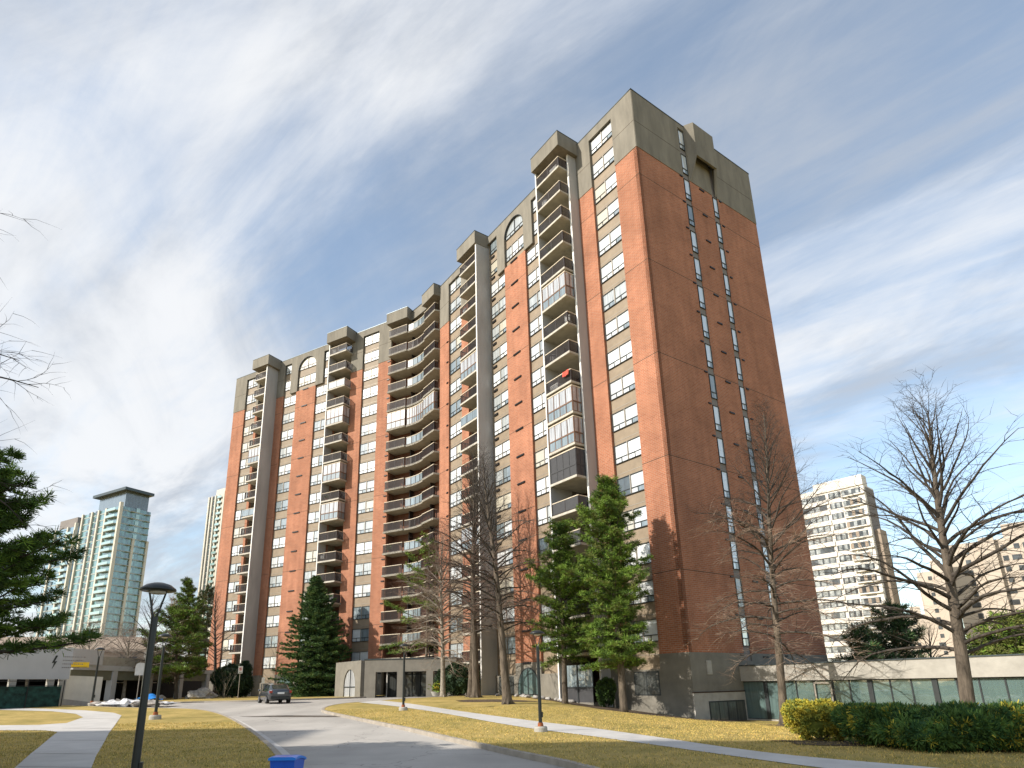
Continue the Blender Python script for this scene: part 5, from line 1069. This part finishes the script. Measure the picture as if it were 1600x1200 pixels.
# edging stones along the bed
st = None
for i in range(16):
    x, y = W(FR_R, 9.5+i*.62, 2.0+.25*math.sin(i*1.7)); mb = MB(); mb.blob((0, 0, .08), (.24+.08*random.random(), .2, .14), 0, .2, 2)
    o = mb.build('edging_stone', [M['stone']], None, smooth=True, loc=(x, y, tz(x, y)), rz=i*1.3); tag(o, 'pale rounded edging stone in the row before the building', 'stone', 'edging stones along the planting bed')
for i, (px, py, sz, lb) in enumerate(((312, 80, 1.25, 'larger grey boulder on the verge left of the sapling'), (326, 80, 1.0, 'smaller flat boulder beside the larger grey one'), (254, 78, .6, 'small pale boulder at the foot of the pale trunked tree'))):
    x, y = spot(px, py); mb = MB(); mb.blob((0, 0, .3*sz), (1.1*sz, .7*sz, .55*sz), 0, .22, 3); tag(mb.build('boulder', [M['stone']], None, smooth=False, loc=(x, y, tz(x, y)), rz=i), lb, 'boulder')
# old snow heap
x, y = G(205, 1102); mb = MB()
for i in range(26): a = random.uniform(-3.4, 3.4); mb.blob((a, random.uniform(-.9, .9), .12), (random.uniform(.35, .8), random.uniform(.3, .6), random.uniform(.15, .42)*(1-abs(a)/5)), 0 if random.random() < .55 else 1, .3, 2)
o = mb.build('snow_heap', [M['snow'], M['snow_dirty']], None, loc=(x, y, tz(x, y)), rz=-.2); tag(o, 'melting heap of dirty snow beside the garage lane', 'snow heap')
x, y = G(232, 1096); mb = MB(); n_ = 14
for j in range(n_):
    for i in range(n_): u_, v_ = i/(n_-1), j/(n_-1); mb.v.append(((u_-.5)*2.1, (v_-.5)*1.2, .18+.42*math.sin(math.pi*u_)*math.sin(math.pi*v_)+.07*math.sin(9*u_+4*v_)+.05*math.cos(11*v_)))
for j in range(n_-1):
    for i in range(n_-1): q = j*n_+i; mb.f.append((q, q+1, q+n_+1, q+n_)); mb.m.append(0)
tag(mb.build('tarp', [M['tarp']], None, smooth=True, loc=(x, y, tz(x, y)), rz=.2), 'crumpled bright blue tarp on the snow heap', 'tarp')
x, y = G(1590, 1170); patch(x+.6, y+.3, 1.3, .45, .02, 'snow_patch', M['snow'], seed=9)
x, y = G(452, 1116); patch(x+.6, y, 3.4, .55, -.118, 'wet_patch', mat('wet_road', (.11,.09,.07), .7, .3, 2), seed=12, rot=-.25)

# ================================================================== street furniture
def lamp():
    t = thing('lamp_post', '', 'lamp post')
    m = MB(); m.tube([(0, 0, .2), (0, 0, 3.35)], [.075, .062], 12); m.box(.06, .12, -.05, .05, .55, .75, 0); m.build('pole', [M['black']], t, smooth=False)
    m = MB(); m.lathe([(0, .2), (.24, .2), (.27, .14), (.27, -.2), (0, -.2)], 24); m.build('footing', [M['base_light']], t)
    m = MB(); m.lathe([(.0, .34), (.10, .34), (.12, .2), (0, .2)], 16); m.build('collar', [M['rust']], t)
    for s in (-1, 1): m = MB(); m.tube([(0, 0, 3.3), (s*.05, 0, 3.42), (s*.15, 0, 3.85)], [.022, .02, .018], 8); m.build('arm', [M['black']], t)
    m = MB(); m.lathe([(0, 4.02), (.10, 4.01), (.22, 3.97), (.31, 3.90), (.325, 3.87), (.31, 3.85), (.16, 3.845), (0, 3.845)], 32); s_ = m.build('lamp_shade', [M['black']], t, smooth=True)
    m = MB(); m.lathe([(.15, 3.84), (.14, 3.80), (.0, 3.78)], 24); m.build('lens', [M['lens']], s_); return t
LP = lamp(); first = True
for px, py, h_, lb in ((203, 1262, 0, 'nearest and tallest looking black lamp post, on the left lawn'), (242, 1124, 4.45, 'black lamp post on a round concrete footing, right behind the nearest one'), (143, 1103, 4.4, 'farthest black lamp post, before the cream ramp wall'), (630, 1110, 3.8, 'black lamp post on the grass island before the entrance porch'), (845, 1143, 3.6, 'black lamp post with rusty collar beside the sidewalk')):
    x, y = G(px, py); z = tz(x, y); s = (h_ or zat(255, 912, x, y)-z)/4.0
    if first: o = LP; first = False; o['label'] = lb; o['group'] = 'black dish lamp posts on the lawns'; o.location = (x, y, z)
    else: o = dup(LP, (x, y, z), random.uniform(-.3, .3), lb)
    o.scale = (s, s, s); o.rotation_euler = (0, 0, .35 if px == 203 else random.uniform(-.4, .4))
def facing(x, y): return math.atan2(y, x)-math.pi/2
def sign(px, D_, h_, label, kind):
    x, y = spot(px, D_); t = thing('street_sign', label, 'sign', (x, y, tz(x, y)), facing(x, y)+.15)
    m = MB(); m.tube([(0, 0, -.2), (0, 0, h_)], [.035, .035], 8); m.build('post', [M['mullion']], t)
    if kind == 'park':
        m = MB(); m.box(-.22, .22, -.07, -.045, h_-.75, h_, 0); p = m.build('plate', [M['white']], t)
        m = MB(); c = h_-.3
        for i in range(20): a0, a1 = 2*math.pi*i/20, 2*math.pi*(i+1)/20; m.xzprism([(.16*math.cos(a0), c+.16*math.sin(a0)), (.16*math.cos(a1), c+.16*math.sin(a1)), (.125*math.cos(a1), c+.125*math.sin(a1)), (.125*math.cos(a0), c+.125*math.sin(a0))], -.08, -.071, 0)
        m.xzprism([(-.12, c+.085), (-.09, c+.115), (.12, c-.085), (.09, c-.115)], -.082, -.071, 0); m.build('ring', [M['red']], p)
        m = MB(); m.box(-.05, -.02, -.078, -.071, c-.09, c+.09, 0); m.box(-.02, .05, -.078, -.071, c+.06, c+.09, 0); m.box(-.02, .05, -.078, -.071, c-.01, c+.02, 0); m.box(.03, .055, -.0779, -.071, c+.02, c+.06, 0); m.box(-.15, .15, -.078, -.071, h_-.66, h_-.60, 0); m.build('symbol', [M['black']], p)
    elif kind == 'small':
        m = MB(); m.box(-.15, .15, -.06, -.04, h_-.6, h_, 0); m.build('plate', [M['white']], t)
    else:
        m = MB(); pts = [(-.42, h_-1.0), (.42, h_-1.0), (.42, h_-.2)]+[(.42-.3+.3*math.cos(a), h_-.2+.3*math.sin(a)) for a in np.linspace(0, math.pi/2, 5)]+[(-.12-.3*math.cos(a), h_-.2+.3*math.sin(a)) for a in np.linspace(math.pi/2, 0, 5)]
        m.xzprism(pts, -.07, -.04, 0); m.build('plate', [M['white']], t); m = MB(); m.tube([(.3, 0, -.2), (.3, 0, h_-.1)], [.035, .035], 8); m.build('post', [M['mullion']], t)
    return t
sign(374, 73, 3.3, 'no parking sign plate on a thin post in front of the dark shrub mass', 'park')
sign(411, 72, 2.1, 'small white sign plate on a post left of the parked car', 'small')
sign(217, 66, 3.3, 'round topped white sign on two posts beside the snow heap', 'round')
# recycling bin
bx_, by_ = atdist(450, 1180, 11.2)[:2]
bn = thing('recycling_bin', 'bright blue recycling bin in the near foreground beside the kerb', 'bin', (bx_, by_, tz(bx_, by_)), facing(bx_, by_)-.35); bn.scale = (.70, .70, .70)
m = MB(); w0, w1 = .22, .285; d0, d1 = .25, .34
m.v += [(-w0,-d0,0),(w0,-d0,0),(w0,d0,0),(-w0,d0,0),(-w1,-d1,.86),(w1,-d1,.86),(w1,d1,.80),(-w1,d1,.80)]; m.f += [(0,3,2,1),(4,5,6,7),(0,1,5,4),(1,2,6,5),(2,3,7,6),(3,0,4,7)]; m.m += [0]*6; m.build('body', [M['blue']], bn)
m = MB(); N_ = 8
for i in range(N_+1):
    u_ = i/N_; yy = -d1-.03+u_*(2*d1+.05); zz = .875-.06*u_+.045*math.sin(math.pi*u_)
    m.v += [(-w1-.03, yy, zz-.05), (-w1-.03, yy, zz-.0), (-w1+.05, yy, zz+.02), (w1-.05, yy, zz+.02), (w1+.03, yy, zz), (w1+.03, yy, zz-.05)]
for i in range(N_):
    for j in range(5): m.f.append((i*6+j, i*6+j+1, (i+1)*6+j+1, (i+1)*6+j)); m.m.append(0)
m.f += [tuple(range(6))[::-1], tuple(N_*6+q for q in range(6))]; m.m += [0, 0]; lid = m.build('lid', [M['bluelid']], bn)
m = MB(); m.tube([(-.2, d1+.06, .80), (.2, d1+.06, .80)], [.016, .016], 8); m.build('handle', [M['blue']], bn)
for s in (-1, 1): m = MB(); m.tube([(s*.20, d0+.02, .1), (s*.27, d0+.02, .1)], [.1, .1], 18); m.build('wheel', [M['black']], bn)
# planters and flowers
x, y = G(553, 1085); pl = thing('flower_pot', 'pot of bright red flowers beside the porch arch', 'flower pot', (x, y-1.5, tz(x, y)))
m = MB(); m.lathe([(0, 0), (.3, 0), (.42, .6), (.38, .6), (.0, .55)], 20); m.build('pot', [M['base_light']], pl)
needles([(random.gauss(0, .25), random.gauss(0, .2), .95+random.gauss(0, .18)) for _ in range(60)], [.12]*60, 10, .07, .04, 'flowers', [M['red'], M['rhodo2']], pl, (.85, .15))
x, y = G(682, 1088); pl = thing('planter', 'white planter bowl with yellow and green foliage by the porch', 'planter', (x, y, tz(x, y)))
m = MB(); m.lathe([(0, 0), (.45, 0), (.7, .55), (.64, .55), (0, .5)], 24); m.build('bowl', [M['base_light']], pl); pl.scale = (.75, .75, .75)
needles([(random.gauss(0, .35), random.gauss(0, .3), 1.05+random.gauss(0, .28)) for _ in range(90)], [.18]*90, 10, .1, .04, 'foliage', [M['pine_a'], M['yellow'], M['pine_c']], pl, (.5, .2, .3))

# ================================================================== car
cx, cy = G(428, 1096); car = thing('parked_car', 'dark grey hatchback parked by the kerb left of the spruce, seen from behind', 'car', (cx, cy, tz(cx, cy)-.12), rad(90+31))
# local: +x forward. body from cross sections
M['carpaint'] = mat('dark_grey_car_paint', (.055,.06,.07), .35, .04, 2, metal=.4, coat=1.0, spec=.5); M['carglass'] = mat('car_glass', (.02,.03,.025), .08, .1, 2, coat=1.0, spec=.8)
M['tyre'] = mat('tyre_rubber', (.02,.02,.02), .9, .1, 8); M['alloy'] = mat('alloy_rim', (.45,.45,.46), .35, .05, 5, metal=.9); M['tail'] = mat('tail_light_red', (.35,.012,.012), .3, .1, 6, coat=1.0)
secs = [(-2.22, .60, .98, .55), (-2.15, .80, 1.05, .34), (-1.6, .88, 1.0, .24), (-.6, .90, .93, .2), (.5, .90, .92, .2), (1.2, .89, .90, .24), (1.85, .84, .78, .28), (2.12, .70, .66, .34), (2.2, .5, .55, .42)]
m = MB(); k = 12
for x_, hw, zt_, zb_ in secs:
    ring = [(-hw*.92, zb_), (-hw, zb_+.12), (-hw, (zb_+zt_)/2+.05), (-hw*.97, zt_-.1), (-hw*.88, zt_), (-hw*.4, zt_+.03), (hw*.4, zt_+.03), (hw*.88, zt_), (hw*.97, zt_-.1), (hw, (zb_+zt_)/2+.05), (hw, zb_+.12), (hw*.92, zb_)]
    m.v += [(x_, a_, b_) for a_, b_ in ring]
for i in range(len(secs)-1):
    for j in range(k): j2 = (j+1) % k; m.f.append((i*k+j, (i+1)*k+j, (i+1)*k+j2, i*k+j2)); m.m.append(0)
m.f += [tuple(range(k)), tuple((len(secs)-1)*k+q for q in range(k-1, -1, -1))]; m.m += [0, 0]; m.build('body', [M['carpaint']], car, smooth=True)
m = MB(); gs = [(-2.05, .72, 1.02), (-1.35, .66, 1.42), (-.4, .64, 1.50), (.35, .64, 1.46), (1.25, .74, .93)]
for x_, hw, zt_ in gs: m.v += [(x_, -.80 if zt_ > 1.1 else -hw, .93), (x_, -hw, zt_-.05), (x_, -hw*.85, zt_), (x_, hw*.85, zt_), (x_, hw, zt_-.05), (x_, .80 if zt_ > 1.1 else hw, .93)]
for i in range(len(gs)-1):
    for j in range(5):
        roof_ = j == 2 and 0 < i < 3; m.f.append((i*6+j, (i+1)*6+j, (i+1)*6+j+1, i*6+j+1)); m.m.append(1 if roof_ or (j in (1, 3)) else 0)
m.build('cabin', [M['carglass'], M['carpaint']], car)
m = MB()
for s in (-1, 1):
    for x0 in (-.95, .1): m.box(x0, x0+.07, s*.71, s*.79, .93, 1.40, 0)
m.build('door_pillar', [M['carpaint']], car)
for s in (-1, 1):
    for x_ in (-1.35, 1.38):
        w = MB(); w.tube([(x_, s*.70, .32), (x_, s*.92, .32)], [.32, .32], 24); wh = w.build('wheel', [M['tyre']], car); w = MB(); w.tube([(x_, s*.90, .32), (x_, s*.93, .32)], [.2, .19], 16); w.build('rim', [M['alloy']], wh)
    w = MB(); w.box(-2.2, -2.0, s*.55, s*.84, .78, .96, 0); w.build('tail_light', [M['tail']], car); w = MB(); w.box(1.95, 2.12, s*.5, s*.72, .58, .70, 0); w.build('headlight', [M['white']], car)
    w = MB(); w.blob((.95, s*1.0, 1.0), (.1, .12, .08), 0, .05, 2); w.build('mirror', [M['carpaint']], car, smooth=True)
w = MB(); w.box(-2.26, -2.22, -.26, .26, .70, .84, 0); w.build('number_plate', [M['white']], car); w = MB(); w.box(-2.28, -2.0, -.75, .75, .34, .5, 0); w.build('bumper', [M['black']], car); w = MB(); w.box(-2.02, -1.8, -.6, .6, 1.06, 1.10, 0); w.build('spoiler', [M['carpaint']], car)

# ================================================================== neighbouring block behind the viewer (its shadow lies over the foreground)
def block(name, label, x0, x1, y0, y1, h):
    t = thing(name, label, 'building', (x0, y1, 0)); m = MB(); m.box(0, x1-x0, y0-y1, 0, -1, h, 0); m.box(-.1, x1-x0+.1, y0-y1-.1, .1, h, h+.5, 1); m.build('wall', [M['beige_t'], M['coping']], t)
    for k in range(int(h/2.8)):
        m = MB()
        for i in range(int((x1-x0)/3.4)): m.box(.8+i*3.4, 2.9+i*3.4, .0, .06, 1.2+k*2.8, 2.7+k*2.8, 0)
        m.build('window_row', [M['win_far']], t)
block('apartment_slab', 'wide apartment slab behind the viewer whose shadow falls across the foreground', -78, -44, -40, -4.9, 40)
block('apartment_slab', 'narrower apartment slab set further left behind the viewer', -96, -64.8, -30, 3.6, 40)

# ================================================================== grass blades on the nearer lawns
def blades(poly, n, name, dmax):
    P = np.array(poly); out = []
    x0, y0 = np.maximum(P.min(0), (-22, 2)); x1, y1 = np.minimum(P.max(0), (26, dmax))
    def inside(X, Y):
        c = np.zeros(len(X), bool); j = len(P)-1
        for i in range(len(P)):
            with np.errstate(divide='ignore', invalid='ignore'): k = ((P[i,1] > Y) != (P[j,1] > Y)) & (X < (P[j,0]-P[i,0])*(Y-P[i,1])/(P[j,1]-P[i,1]+1e-12)+P[i,0])
            c ^= k; j = i
        return c
    X = RS.uniform(x0, x1, n*3); Y = y0+(y1-y0)*RS.rand(n*3)**1.25; k = inside(X, Y)
    pth = np.array(curve(sw_up, 3)+curve(sw_lo, 3)[::-1]); lpp = np.array(lp)
    for Q in (pth, lpp):
        Psave = P.copy(); P = Q; k &= ~inside(X, Y); P = Psave
    clump = np.sin(X*2.1+np.sin(Y*1.7)*2)*np.cos(Y*2.6+np.sin(X*1.3)*2)+RS.rand(len(X))*1.6; k &= clump > .25
    X, Y = X[k][:n], Y[k][:n]; m_ = len(X); Z = np.array([tz(a, b) for a, b in zip(X, Y)])
    h = RS.uniform(.018, .05, (m_, 1)); lean = RS.normal(size=(m_, 3))*.45; lean[:, 2] = 1; lean /= np.linalg.norm(lean, axis=1)[:, None]
    A = lean*h*.5; C = np.stack([X, Y, Z], 1)+A; B = rdir(m_); B[:, 2] = 0; B *= .007*RS.uniform(.7, 1.6, (m_, 1))
    return stuff(tag(link(name, quads_mesh(name, C, A, B, (RS.rand(m_) < .35).astype(int), [M['blade_a'], M['blade_b']])), 'short straw coloured winter grass on the lawns', 'grass'))
blades(lawn_r, 150000, 'grass', 40); blades(lawn_l, 110000, 'grass', 32)

# ================================================================== things left on the balconies
ORD = ['top', 'second', 'third', 'fourth', 'fifth', 'sixth', 'seventh', 'eighth', 'ninth', 'tenth', 'eleventh', 'twelfth', 'thirteenth', 'fourteenth', 'fifteenth']
def chair(fr, s, o, k, col, lab, rz):
    x, y = W(fr, s, o); t = thing('patio_chair', lab, 'chair', (x, y, zk(k)+.33), fr[1]+rz, group='patio chairs on the balconies'); m_ = M[col]
    a = MB(); a.box(-.27, .27, -.26, .26, .40, .45, 0); a.build('seat', [m_], t); a = MB(); a.box(-.27, .27, .22, .27, .45, .95, 0); a.build('backrest', [m_], t)
    for sx1 in (-.25, .22):
        for sy1 in (-.25, .22): a = MB(); a.box(sx1, sx1+.04, sy1, sy1+.04, 0, .40, 0); a.build('leg', [m_], t)
STK = {'a': (FR_R, 'rightmost balcony stack', 7.9, 10.1, 1.45), 'b': (FR_R, 'stack right of the curved bay', 23.4, 25.6, .7), 'c': (FR_L, 'stack right of the leftmost fin', 6.9, 9.0, .8), 'd': (FR_L, 'leftmost balcony stack', 22.5, 24.2, 1.2)}
for st_, k, c_, n_ in (('a', 15, 'white', 0), ('a', 10, 'white', 1), ('a', 9, 'dark', 0), ('c', 16, 'white', 0), ('c', 11, 'white', 1), ('c', 10, 'dark', 0), ('c', 5, 'white', 0), ('d', 13, 'white', 0), ('d', 7, 'dark', 1), ('b', 14, 'white', 0), ('b', 8, 'dark', 1)):
    fr, nm, s0, s1, o = STK[st_]; chair(fr, s0 if n_ else s1, o, k, c_, '%s patio chair on the %s balcony of the %s' % ({'white': 'white', 'dark': 'black'}[c_], ORD[16-k], nm), .4)
x, y = W(FR_R, 7.9, 2.12); m = MB()
for i in range(9):
    u0 = i/8; m.v += [(-.38+.76*u0, -.02+.03*math.sin(7*u0), .0), (-.35+.7*u0, .05+.05*math.sin(9*u0), -.5)]
for i in range(8): m.f.append((2*i, 2*i+1, 2*i+3, 2*i+2)); m.m.append(0)
M['cloth_red'] = mat('red_cloth', (.60,.09,.06), .9, .1, 5)
o = m.build('towel', [M['cloth_red']], None, loc=(x, y, zk(8)+.33+1.06), rz=FR_R[1]); sm = o.modifiers.new('thick', 'SOLIDIFY'); sm.thickness = .015
tag(o, 'red towel hung over the railing above the topmost lower enclosure of the rightmost stack', 'towel')
for st_, k, lb in (('a', 16, 'white storage box on the top balcony of the rightmost stack'), ('a', 8, 'white storage box on the ninth balcony of the rightmost stack')):
    fr, nm, s0, s1, o_ = STK[st_]; x, y = W(fr, 8.4 if k == 16 else 9.8, 1.5); a = MB(); a.box(-.5, .5, -.3, .3, 0, .6, 0); a.box(-.53, .53, -.33, .33, .6, .67, 0); tag(a.build('storage_box', [M['white']], None, loc=(x, y, zk(k)+.33), rz=fr[1]), lb, 'box')
for fr, s_, o_, k, lb in ((FR_L, -1.5, .2, 5, 'green potted plant on the curved bay, twelfth balcony down, left end'), (FR_R, 9.6, 1.6, 13, 'green potted plant on the fourth balcony of the rightmost stack'), (FR_L, 8.8, .9, 8, 'green potted plant on the ninth balcony of the stack right of the leftmost fin')):
    x, y = W(fr, s_, o_); pl = thing('potted_plant', lb, 'plant', (x, y, zk(k)+.33)); a = MB(); a.lathe([(0, 0), (.16, 0), (.22, .35), (.0, .34)], 14); a.build('pot', [M['rust']], pl)
    needles([(random.gauss(0, .13), random.gauss(0, .13), .6+random.gauss(0, .16)) for _ in range(40)], [.14]*40, 8, .08, .03, 'foliage', [M['pine_a'], M['rhodo2']], pl, (.7, .3))
